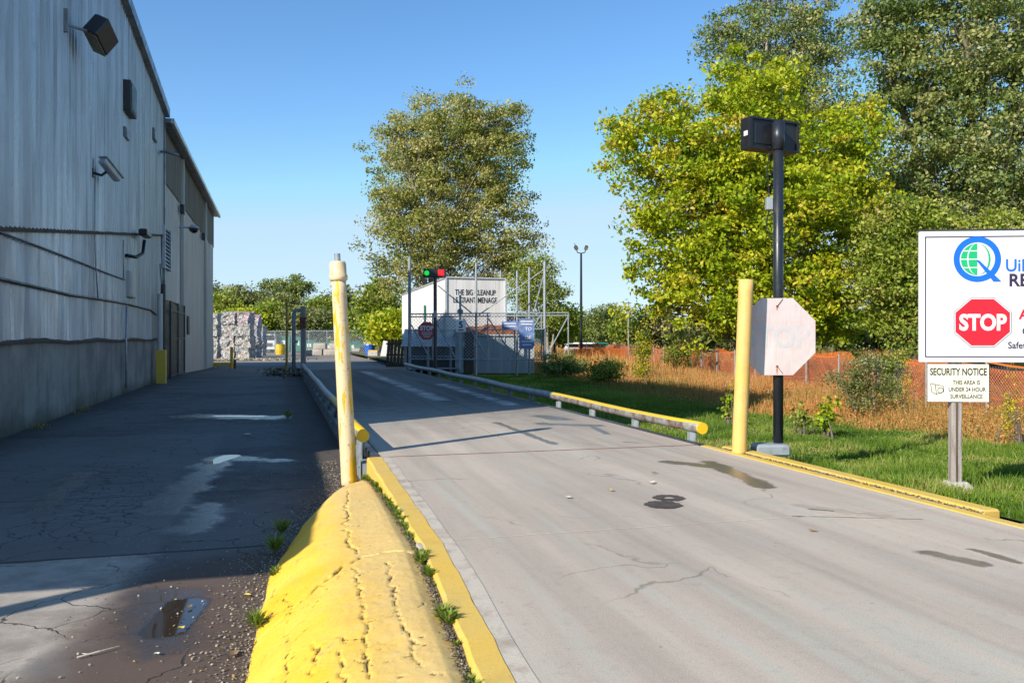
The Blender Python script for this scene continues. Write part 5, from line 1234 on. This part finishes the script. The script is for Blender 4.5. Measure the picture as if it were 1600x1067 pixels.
MB().box((.03, -.012, zc), (15.5*q5, .012, 19*q5), bev=.005).build('plate', M['white_paint'], sp5); text('lettering', '5', .36, M['ink_black'], sp5, .03, zc-.08, -.02, 1, .012, .0005, 'CENTER')
MB().box((.03, -.02, zc-.18), (.22, .003, .05)).build('small_print', M['ink_black'], sp5)
# banner
p = atd(823, 545, 36.9); bnn = thing('banner', 'blue banner with white lettering hanging on the gate', 'banner', (p.x, p.y, p.z), -TH); w_ = 24/F*36.9; h_ = 47/F*36.9
MB().quad([(-w_/2, 0, 0), (w_/2-.08, .02, -.02), (w_/2, .01, .15), (w_/2, 0, h_), (-w_/2, 0, h_)]).build('cloth', M['tarp_blue'], bnn)
text('lettering', 'TO', .20, M['white_paint'], bnn, .08, h_-.52, -.01, 1, .004, .0005, 'CENTER'); text('lettering', 'OF', .22, M['white_paint'], bnn, .06, h_-.92, -.01, 1, .004, .0005, 'CENTER')
for zz, wd in ((h_-.12, .55), (h_-.24, .5), (.18, .4), (.33, .45)): MB().box((0, -.006, zz), (wd, .003, .05)).build('print_line', M['white_paint'], bnn)
p = atd(797, 514, 37.1); bn2 = thing('banner', 'small blue white tarp strip left of the blue banner on the gate', 'banner', (p.x, p.y, p.z), -TH); w_ = 26/F*37.1; h_ = 13/F*37.1
MB().quad([(-w_/2, 0, 0), (w_/2, 0, -.06), (w_/2, 0, h_), (-w_/2, 0, h_*.9)]).build('cloth', M['tarp_blue'], bn2)
for zz in (.12, .24): MB().box((0, -.006, zz), (.55, .003, .045)).build('print_line', M['white_paint'], bn2)

# trailer
T1 = atd(697, 540, 41.0); T2 = atd(790, 540, 42.0); Tl = atd(628, 540, 58.0)
zt_ = CH+(HV-434)/F*41.0; zb_ = .75
tr = thing('box_trailer', 'long white box trailer with worn black lettering behind the gate', 'trailer', (T1.x, T1.y, -.45), 0)
def lo(P_, z): return (P_.x-T1.x, P_.y-T1.y, z+.45)
far_r = T2+(Tl-T1)
def wallq(A, B, z0, z1, name, m, n=24, dep=.03):
    k = MB(); d = (B-A); nrm_ = Vector((d.y, -d.x, 0)).normalized(); L_ = d.length; n = max(4, int(L_/.5))
    for i in range(n):
        P0, P1 = A+d*(i/n), A+d*((i+.93)/n); 
        k.quad([lo(P0, z0), lo(P1, z0), lo(P1, z1), lo(P0, z1)])
        E = P1+nrm_*dep; E2 = A+d*((i+1)/n)+nrm_*dep*0
        k.quad([lo(P1, z0), lo(E, z0), lo(E, z1), lo(P1, z1)]); k.quad([lo(E, z0), lo(E2, z0), lo(E2, z1), lo(E, z1)])
    return k.build(name, m, tr)
wallq(Tl, T1, zb_, zt_, 'side_panel', M['trailer']); wallq(T1, T2, zb_, zt_, 'front_panel', M['trailer'], dep=.008); wallq(T2, far_r, zb_, zt_, 'side_panel', M['trailer']); wallq(far_r, Tl, zb_, zt_, 'rear_panel', M['trailer'])
MB().quad([lo(T1, zt_), lo(T2, zt_), lo(far_r, zt_), lo(Tl, zt_)]).build('roof', M['trailer'], tr); MB().quad([lo(T1, zb_), lo(Tl, zb_), lo(far_r, zb_), lo(T2, zb_)]).build('floor', M['steel_dark'], tr)
for A, B in ((T1, T2), (Tl, T1)): MB().tube([lo(A, zt_), lo(B, zt_)], .06, 6).build('top_rail', M['aluminium'], tr)
MB().tube([lo(T1, zb_), lo(T1, zt_)], .07, 6).build('corner_post', M['aluminium'], tr); MB().tube([lo(T2, zb_), lo(T2, zt_)], .07, 6).build('corner_post', M['aluminium'], tr)
ft = bpy.data.objects.new('lettering_panel', None); C.objects.link(ft); ft.parent = tr; ft.location = lo(T1, 0); ft.rotation_euler = (0, 0, math.atan2(T2.y-T1.y, T2.x-T1.x))
kT = 41.4/F
for s_, vv, xx0, xx1 in (('THE BIG CLEANUP', 461, 711, 778), ('LE GRANT MENAGE', 473, 708, 780)):
    o = text('lettering', s_, 8.6*kT/.70, M['ink_faded'], tr, 0, 0, -.016, 1, .004, .001)
    wid = max(v.co.x for v in o.data.vertices); fs = (xx1-xx0)*kT*.99/wid
    for v in o.data.vertices: v.co.x *= fs
    o.rotation_euler = ft.rotation_euler; o.location = Vector(lo(T1+(T2-T1).normalized()*((xx0-697)*kT), CH+(HV-vv)/F*41.4))
bpy.data.objects.remove(ft)
gp = Tl+(T1-Tl)*.60; gn = Vector(((T1-Tl).y, -(T1-Tl).x, 0)).normalized()*.06
MB().quad([lo(gp+gn, zb_+.2), lo(gp+gn+(T1-Tl)*.035, zb_+.2), lo(gp+gn+(T1-Tl)*.035, zt_-1.1), lo(gp+gn, zt_-1.1)]).build('door_strip', M['green_bin'], tr)
for f in (.15, .25, .88):
    for side in (0, 1):
        P_ = Tl+(T1-Tl)*f+(T2-T1)*(.08+.84*side); dd_ = (T2-T1).normalized()*.13
        w0 = MB().tube([tuple(Vector(lo(P_, .05))-dd_), tuple(Vector(lo(P_, .05))+dd_)], .5, 18).build('wheel' if f < .8 else 'landing_leg', M['tyre'], tr)
# pale roll off bin
B0 = atd(742, 583, 40.5); B1 = atd(834, 583, 40.5); db = (B1-B0); dn = Vector((-db.y, db.x, 0)).normalized(); zg = B0.z
bi = thing('waste_bin', 'large pale blue grey steel bin with a rusty load behind the gate', 'bin', (B0.x, B0.y, zg), 0)
def lb2(P_, z): return (P_.x-B0.x, P_.y-B0.y, z)
hB = (583-524)/F*40.5; E0, E1 = B0+dn*5, B1+dn*5
def lq(a_, b_, z0, z1, nm, m): return MB().quad([lb2(a_, z0), lb2(b_, z0), lb2(b_, z1), lb2(a_, z1)]).build(nm, m, bi)
lq(B0, B1, 0, hB, 'front_panel', M['bin_paint']); lq(B1, E1, 0, hB, 'side_panel', M['bin_paint']); lq(E1, E0, 0, hB, 'rear_panel', M['bin_paint']); lq(E0, B0, 0, hB, 'side_panel', M['bin_paint'])
for f in np.linspace(0, 1, 7):
    P_ = B0+db*f; MB().box((P_.x-B0.x-dn.x*.03, P_.y-B0.y-dn.y*.03, hB/2), (.05, .05, hB), -TH).build('rib', M['bin_paint'], bi)
MB().tube([lb2(B0-dn*.05, hB), lb2(B1-dn*.05, hB)], .05, 6).build('rim', M['bin_paint'], bi)
lg = MB(); nxx = 14
for i in range(nxx):
    for j in range(5):
        def hp(i, j): P_ = B0-db*.35*(1-0)+db*1.22*(i/nxx)+dn*(.1+j*.9); return (P_.x-B0.x, P_.y-B0.y, hB+.35+.12*math.sin(i*1.7)*math.cos(j*2.1)+.14*j-.42*(1 if j == 0 else 0))
        lg.quad([hp(i, j), hp(i+1, j), hp(i+1, j+1), hp(i, j+1)])
lg.build('rusty_load', M['rust'], bi)
# lean to shed roof and odd timber around the signal pole
p = atd(655, 575, 41); sh = thing('scrap_shelter', 'low ribbed metal sheet roof over dark clutter behind the gate', 'shelter', (p.x, p.y, -.4), -TH); ks = 41/F
hA = atd(700, 541, 41).z+.4; MB().box((1.2, .5, hA/2), (3.9, 1.2, hA*.98)).build('clutter', M['steel_dark'], sh)
first = None
for i in range(9):
    if first is None: first = MB().box((0, 0, 0), (.40, 1.6, .03), M=Matrix.Rotation(R(32), 4, 'X')).build('roof_sheet', M['bin_paint'], sh); o = first
    else: o = first.copy(); C.objects.link(o); o.parent = sh
    o.location = (-.6+i*.42, 0, hA+.42)
for i in range(4): MB().box((-.6+i*1.1, -.6, hA/2), (.12, .12, hA)).build('post', M['wood_grey'], sh)
p = atd(733, 583, 38.6); t = thing('timber_post', 'wide dark timber board standing left of the pale bin', 'board', (p.x, p.y, p.z), -TH)
MB().box((0, 0, .95), (.42, .12, 1.9)).build('board', M['wood_dark'], t); MB().box((-.45, 0, .98), (.38, .1, 1.96)).build('board', M['grey_paint'], t)
# pallets, barrels etc left of the gate post
p = atd(619, 571, 45); t = thing('pallet', 'dark wooden pallets leaning upright beside the tall gate post', 'pallet', (p.x, p.y, -.45), -TH)
for i in range(7): MB().box((-.45+i*.19, .05*(i % 2), .85), (.14, .05, 1.75), M=Matrix.Rotation(R(4), 4, 'Y')).build('plank', M['wood_dark'], t)
for zz in (.3, .9, 1.5): MB().box((.1, .09, zz), (1.3, .06, .1)).build('stringer', M['wood_dark'], t)

# ------------------------------------------------------------------ yard objects far left
YZ = -.75
def yat(u, v_): p = at(u, v_, YZ); return p
# bales, each a crumpled block
def bale_mesh(name, m, sx_=1.35, sy_=1.6, sz_=1.16, seed=0):
    n = 12; V = []; Fc = []; r_ = np.random.default_rng(seed)
    def face(o, a_, b_):
        i0 = len(V)
        for i in range(n+1):
            for j in range(n+1): V.append(np.array(o)+np.array(a_)*i/n+np.array(b_)*j/n)
        for i in range(n):
            for j in range(n): k = i0+i*(n+1)+j; Fc.append((k, k+1, k+n+2, k+n+1))
    x, y, z = sx_/2, sy_/2, sz_
    face((-x, -y, 0), (0, 0, z), (2*x, 0, 0)); face((x, -y, 0), (0, 0, z), (0, 2*y, 0)); face((x, y, 0), (0, 0, z), (-2*x, 0, 0)); face((-x, y, 0), (0, 0, z), (0, -2*y, 0)); face((-x, -y, z), (0, 2*y, 0), (2*x, 0, 0))
    V = np.array(V); q = np.round(V, 3); nz_ = lambda s, k: (fbm(q[:, 0]*1.0+q[:, 2]*.7+k, q[:, 1]*1.0+q[:, 2]*.9-k, s, 3, seed+int(k))-.5)
    V = V+np.stack([nz_(3, 3), nz_(3, 7), nz_(3, 11)], -1)*.34+np.stack([nz_(11, 13), nz_(11, 17), nz_(11, 19)], -1)*.10; V[:, 2] = np.maximum(V[:, 2], 0)
    me = fast(name, V, np.array(Fc)); me.materials.append(m); return me
bms = [bale_mesh('bale', M['bale'], seed=s_*7+1) for s_ in range(3)]+[bale_mesh('bale', M['bale_blue'], seed=50), bale_mesh('bale', M['bale_pink'], seed=60)]
pos = ['bottom', 'second', 'third', 'topmost']
cols_ = [('left front stack beside the warehouse end', yat(338, 561), 0), ('middle front stack facing the camera', yat(361, 562), 0), ('right front stack facing the camera', yat(383, 562), 0), ('second row behind the front corner stack', yat(396, 558), 3), ('shaded right hand stack at the back', yat(405, 556), 3)]
cols_[0] = ('left front stack beside the warehouse end', yat(333, 560), 0)
for ci, (nm, p, mi) in enumerate(cols_):
    for lv in range(4 if ci != 4 else 3):
        me_ = bms[(ci+lv) % 3] if mi == 0 else bms[3]
        if lv == 3 and ci in (2, 3): me_ = bms[4]
        o = link('plastic_bale', me_, None); o.location = (p.x+random.uniform(-.06, .06), p.y+random.uniform(-.1, .1), YZ+lv*1.13); o.rotation_euler = (0, 0, -TH+random.uniform(-.08, .08)+(math.pi if lv % 2 else 0))
        tag(o, '%s crumpled plastic bale of the %s' % (pos[lv], nm), 'bale', 'bales of waste plastic in the yard')
n_ = 900; x = rng.normal(0, 1, n_); pb_ = yat(372, 563); P = np.stack([pb_.x+x*2.6, pb_.y-.9+rng.normal(0, .6, n_), YZ+.05+.12*rng.random(n_)], -1); V, Fc = leaf_geo(P, .22, .5, .7)
tag(link('plastic_litter', fast('plastic_litter', V, Fc, np.clip(rng.normal(.8, .15, n_), 0, .9)), M['paperlitter'] if 'paperlitter' in M else M['litter']), 'pale plastic litter strewn round the foot of the bales', 'litter', kind='stuff')
# concrete blocks
def cblock(p, w_, label, z=0.0, rz=0.0):
    t = thing('concrete_block', label, 'concrete block', (p.x, p.y, YZ+z), -TH+rz, 'concrete blocks across the yard')
    MB().box((0, 0, .36), (w_, .75, .72), bev=.04).build('block', M['concrete_block'], t); MB().tube([(-.1, 0, .72), (-.08, 0, .80), (.08, 0, .80), (.1, 0, .72)], .015, 5).build('lifting_loop', M['rust'], t); return t
for (u, v_, w_, lv, lb) in ((492, 555, 1.9, 0, 'grey concrete block left of the bollard, bottom of its pile'), (516, 555, 1.5, 0, 'concrete block just left of the leaning bollard, on the ground'), (500, 555, 1.5, 1, 'wide concrete block resting on the two left ones'), (524, 555, 1.4, 1, 'upper concrete block directly behind the leaning bollard'),
                        (560, 553, 1.6, 0, 'lone grey concrete block right of the leaning bollard'), (480, 556, 1.0, 0, 'leftmost tilted concrete block by the wooden post'), (600, 551, 1.2, 0, 'pale concrete block behind the blue barrel')):
    cblock(yat(u, v_), w_, lb, lv*.73, random.uniform(-.1, .1))
# blue barrel bin, yellow tub, board
p = yat(578, 559); t = thing('wheelie_bin', 'blue plastic bin standing right of the concrete blocks', 'bin', (p.x, p.y, YZ), -TH)
MB().tube([(0, 0, 0), (0, 0, 1.3)], [.45, .58], 12).build('body', M['blue_bin'], t); MB().tube([(0, 0, 1.3), (0, 0, 1.42)], [.64, .6], 12).build('lid', M['blue_bin'], t)
p = yat(583, 561); t = thing('plastic_tub', 'yellow cube shaped tub in front of the blue bin', 'tub', (p.x-.1, p.y-1.2, YZ), -TH)
MB().box((0, 0, .42), (.95, .8, .84), bev=.05).build('body', M['concrete_pale'], t); MB().box((0, 0, .86), (.9, .75, .10)).build('contents', M['yellow_plastic'], t)
p = yat(601, 562); t = thing('leaning_board', 'white board leaning beside the yellow tub', 'board', (p.x, p.y, YZ), -TH)
MB().box((0, 0, .9), (.6, .08, 1.8), M=Matrix.Rotation(R(12), 4, 'Y')).build('sheet', M['white_paint'], t)
# back fence with green bins behind
FB = 112
pf0 = atd(405, 527, FB); pf1 = atd(640, 527, FB-20); fl = (pf1-pf0).length
bf = thing('chain_link_fence', 'chain link fence across the back of the yard before the green bins', 'fence', (pf0.x, pf0.y, YZ), math.atan2(pf1.y-pf0.y, pf1.x-pf0.x))
V, Fc = wires(fl, 2.9, .35, .016); tag(link('mesh', fast('mesh', V, Fc), M['galv'], bf), kind='stuff')
MB().tube([(0, 0, 2.95), (fl, 0, 2.95)], .05, 6).build('top_rail', M['galv'], bf)
first = None
for k in range(9):
    if first is None: first = MB().tube([(0, 0, 0), (0, 0, 3.0)], .06, 6).build('post', M['galv'], bf); o = first
    else: o = first.copy(); C.objects.link(o); o.parent = bf
    o.location = (k*fl/8, 0, 0)
def dumpster(u, v_, d, w_, h_, label, m='green_bin'):
    p = atd(u, v_, d); t = thing('dumpster', label, 'dumpster', (p.x, p.y, YZ), -TH, 'green dumpsters behind the yard fence')
    MB().prismy([(-w_/2+.15, .15), (w_/2-.15, .15), (w_/2, h_), (-w_/2, h_)], -.9, .9).build('body', M[m], t); MB().box((0, 0, h_+.04), (w_+.1, 1.9, .08)).build('lid', M['green_bin'], t)
    for q in (-1, 1): MB().box((q*w_*.35, -.8, .08), (.15, .15, .16)).build('caster', M['tyre'], t)
    MB().box((.1*w_, -.93, h_*.6), (w_*.25, .02, h_*.3)).build('label_plate', M['white_paint'], t); return t
for (u, d, w_, h_, lb) in ((442, 119, 2.6, 2.3, 'tall green dumpster right of the white truck'), (468, 119, 1.8, 2.2, 'green dumpster between the wooden posts'), (483, 118, 2.4, 1.7, 'bright green dumpster with a white plate right of the posts'), (511, 118, 2.8, 1.4, 'low green dumpster just left of the cream bollard'), (552, 112, 2.2, 1.5, 'dark green dumpster right of the cream bollard'), (570, 110, 2.6, 1.3, 'low green dumpster beside the yellow machine')):
    dumpster(u, 527, d, w_, h_, lb)
p = atd(421, 527, 118); t = thing('parked_truck', 'white truck front parked behind the fence right of the bales', 'truck', (p.x, p.y, YZ), -TH)
MB().prismy([(-1.1, .5), (1.1, .5), (1.15, 1.6), (1.0, 2.6), (-1.0, 2.6), (-1.15, 1.6)], -.8, 1.4).build('cab', M['white_paint'], t); MB().box((0, -.82, 2.1), (1.8, .05, .7)).build('windscreen', M['lens'], t)
MB().box((0, -.84, 1.1), (1.3, .06, .5)).build('grille', M['steel_dark'], t); MB().box((0, -.9, .6), (2.3, .15, .25)).build('bumper', M['white_paint'], t)
for q in (-.95, .95): MB().tube([(q-.12, 0, .45), (q+.12, 0, .45)], .45, 14).build('wheel', M['tyre'], t); 
for q in (-.85, .85): MB().box((q, -.85, 1.0), (.3, .05, .2)).build('headlight', M['galv'], t)
p = atd(588, 534, 104); t = thing('yellow_loader', 'yellow loader showing above the fence right of the bollard', 'loader', (p.x, p.y, YZ), -TH)
MB().box((0, 0, 1.5), (2.2, 1.6, 1.1), bev=.3).build('body', M['yellow_plastic'], t); MB().box((.3, .1, 2.3), (1.0, 1.0, .7), bev=.1).build('cab', M['yellow_plastic'], t); MB().box((.3, -.42, 2.3), (.8, .03, .5)).build('window', M['lens'], t)
for q in (-.8, .8): MB().tube([(q, -.7, .55), (q, -.95, .55)], .55, 14).build('wheel', M['tyre'], t)
MB().box((-1.5, 0, .6), (.9, 1.5, .7), M=Matrix.Rotation(R(20), 4, 'Y')).build('bucket', M['steel_dark'], t)
p = yat(438, 554); t = thing('yellow_barrel', 'yellow barrel standing against the fence near the bales', 'barrel', (p.x, p.y, YZ), 0)
MB().tube([(0, 0, 0), (0, 0, .6), (0, 0, 1.25)], [.55, .6, .55], 14).build('body', M['yellow_plastic'], t); MB().tube([(0, 0, 1.25), (0, 0, 1.3)], .57, 14).build('lid', M['yellow_plastic'], t)
# low yellow barrier and post at the warehouse end
p = at(362, 573, -.6); t = thing('bollard', 'short yellow post on the lane near the far warehouse end', 'bollard', (p.x, p.y, -.75)); MB().tube([(0, 0, 0), (0, 0, 1.5)], .10, 10).build('post', M['yellow'], t); MB().tube([(.9, 0, 0), (.9, 0, .5)], .09, 8).build('stub', M['rust'], t) if False else None
p2 = at(367, 574, -.6); t = thing('bollard', 'tiny rusty stub post right of the short yellow post', 'bollard', (p2.x, p2.y, -.75)); MB().tube([(0, 0, 0), (0, 0, .62)], .09, 10).build('post', M['rust'], t); MB().tube([(0, 0, .62), (0, 0, .68)], [.10, .04], 10).build('cap', M['rust'], t)
p3 = at(333, 573, -.6); t = thing('low_barrier', 'low yellow barrier rail between warehouse end and short yellow post', 'barrier', (p3.x, p3.y, -.72), -TH)
Lb = (p-p3).length; MB().box((Lb/2, 0, .30), (Lb, .14, .22), bev=.02).build('beam', M['yellow'], t)
for q in (.1, .9): MB().box((Lb*q, 0, .12), (.12, .12, .3)).build('leg', M['yellow'], t)
# posts at the far left end of the deck
PD = 38.0
def post_at(u, vt, vb, r_, m, label, name='marker_post', sq=False):
    p = atd(u, vb, PD); zt_ = atd(u, vt, PD).z; t = thing(name, label, 'post', (p.x, p.y, p.z-.1), -TH); h_ = zt_-p.z+.1
    (MB().box((0, 0, h_/2), (r_*2, r_*2, h_), bev=.01) if sq else MB().tube([(0, 0, 0), (0, 0, h_)], r_, 10)).build('post', m, t); MB().tube([(0, 0, h_), (0, 0, h_+.05)], [r_*1.1, r_*.4], 8).build('cap', m, t); return t
post_at(448, 469, 583, .055, M['yellow_old'] if 'yellow_old' in M else M['wood_grey'], 'thin tall weathered post left of the grey pipe frame')
t = post_at(474, 480, 588, .10, M['wood_grey'], 'thick brown timber post at the left end of the weighbridge', 'timber_post', True); MB().box((0, -.12, 2.55), (.26, .1, .5)).build('bracket', M['rust'], t)
p = atd(459, 592, PD); t = thing('pipe_frame', 'dark grey bent pipe frame between the two tall posts', 'frame', (p.x, p.y, p.z-.05), -TH); h_ = atd(459, 483, PD).z-p.z
MB().tube([(0, 0, 0), (0, 0, h_-.15), (.08, 0, h_), (.42, 0, h_)], .09, 10).build('pipe', M['grey_paint'], t, True); MB().box((0, 0, .03), (.3, .3, .06)).build('foot_plate', M['steel_dark'], t)
MB().box((.05, 0, h_*.55), (.25, .22, .12)).build('clamp', M['grey_paint'], t)
n_ = 1200; pr = at(455, 585, -.35); P = np.stack([pr.x+rng.normal(0, .5, n_)-.1, pr.y+rng.normal(0, 1.2, n_), -.35+.25*rng.random(n_)*np.exp(-0*rng.random(n_))], -1); V, Fc = leaf_geo(P, .13, .8, .8)
tag(link('rubble', fast('rubble', V, Fc, np.clip(rng.normal(.3, .2, n_), 0, 1)), M['litter']), 'brown rubble and weeds heaped round the posts at the weighbridge end', 'rubble', kind='stuff')

# utility poles, lamp mast, wires
def upole(u, vt, d, label):
    p = atd(u, 527, d); zt_ = atd(u, vt, d).z; t = thing('utility_pole', label, 'utility pole', (p.x, p.y, -1), -TH, 'utility poles beyond the trees')
    MB().tube([(0, 0, 0), (0, 0, zt_+1)], [.22, .14], 8).build('pole', M['wood_grey'], t)
    for k_ in (0, -.9*d/150*3): MB().box((0, 0, zt_+.2+k_), (3.6, .15, .18)).build('crossarm', M['wood_dark'], t)
    for q in (-1.6, -.8, .8, 1.6): MB().tube([(q, 0, zt_+.3), (q, 0, zt_+.65)], .09, 6).build('insulator', M['grey_paint'], t)
upole(570, 441, 150, 'utility pole with crossarms left of the poplar'); upole(556, 452, 165, 'second farther utility pole left of the first'); upole(585, 448, 160, 'thin utility pole half hidden by the poplar')
for (z1, z2, lb) in ((473, 478, 'upper overhead wire crossing the far treeline'), (478, 482, 'lower overhead wire crossing the far treeline')):
    A = atd(150, z1-2, 160); B = atd(575, z2-14, 150); pts = [A.lerp(B, q/16)-Vector((0, 0, 1.5*math.sin(math.pi*q/16))) for q in range(17)]
    tag(MB().tube(pts, .045, 4).build('overhead_wire', M['galv']), lb, 'wire')
p = atd(908, 527, 82); t = thing('lamp_mast', 'tall black mast with twin floodlights right of the gate posts', 'lamp post', (p.x, p.y, -.9), -TH); zt_ = atd(908, 396, 82).z+.9
MB().tube([(0, 0, 0), (0, 0, zt_)], [.16, .10], 10).build('pole', M['black_paint'], t)
MB().tube([(-.45, 0, zt_+.45), (-.38, 0, zt_+.1), (0, 0, zt_), (.38, 0, zt_+.1), (.45, 0, zt_+.45)], .05, 6).build('yoke', M['black_paint'], t, True)
for q in (-1, 1):
    h_ = MB().box((0, 0, 0), (.34, .5, .42), bev=.08).build('lamp_head', M['steel_dark'], t); h_.location = (q*.5, 0, zt_+.55); h_.rotation_euler = (R(20), R(20*q), 0)
    MB().box((0, -.26, 0), (.26, .02, .32)).build('glass', M['flood_glass'], h_)
MB().tube([(-.7, 0, zt_+1.0), (-.5, 0, zt_+.75)], .03, 5).build('antenna', M['steel_dark'], t)
p = atd(982, 527, 90); t = thing('utility_pole', 'thin grey pole standing in the scrub left of the maple', 'utility pole', (p.x, p.y, -.9), -TH); MB().tube([(0, 0, 0), (0, 0, 6.2)], .08, 6).build('pole', M['wood_grey'], t); MB().box((0, 0, 6.0), (.6, .08, .08)).build('crossarm', M['wood_dark'], t)
# a few parked machines seen as pale shapes beyond the netting
for (u, w_, m_, lb) in ((918, 2.4, 'white_paint', 'white parked van roof beyond the netting by the mast'), (936, 2.0, 'green_bin', 'green container beyond the netting right of the mast'), (897, 2.2, 'white_paint', 'pale parked trailer left of the lamp mast')):
    p = atd(u, 527, 96); t = thing('parked_van', lb, 'van', (p.x, p.y, -.85), -TH)
    MB().box((0, 0, 1.0), (w_, 1.8, 1.3), bev=.15).build('body', M[m_], t); MB().box((0, -.9, 1.3), (w_*.7, .05, .4)).build('window', M['lens'], t)
    for q in (-.35, .35): MB().tube([(q*w_, -.8, .38), (q*w_, -.95, .38)], .38, 12).build('wheel', M['tyre'], t)
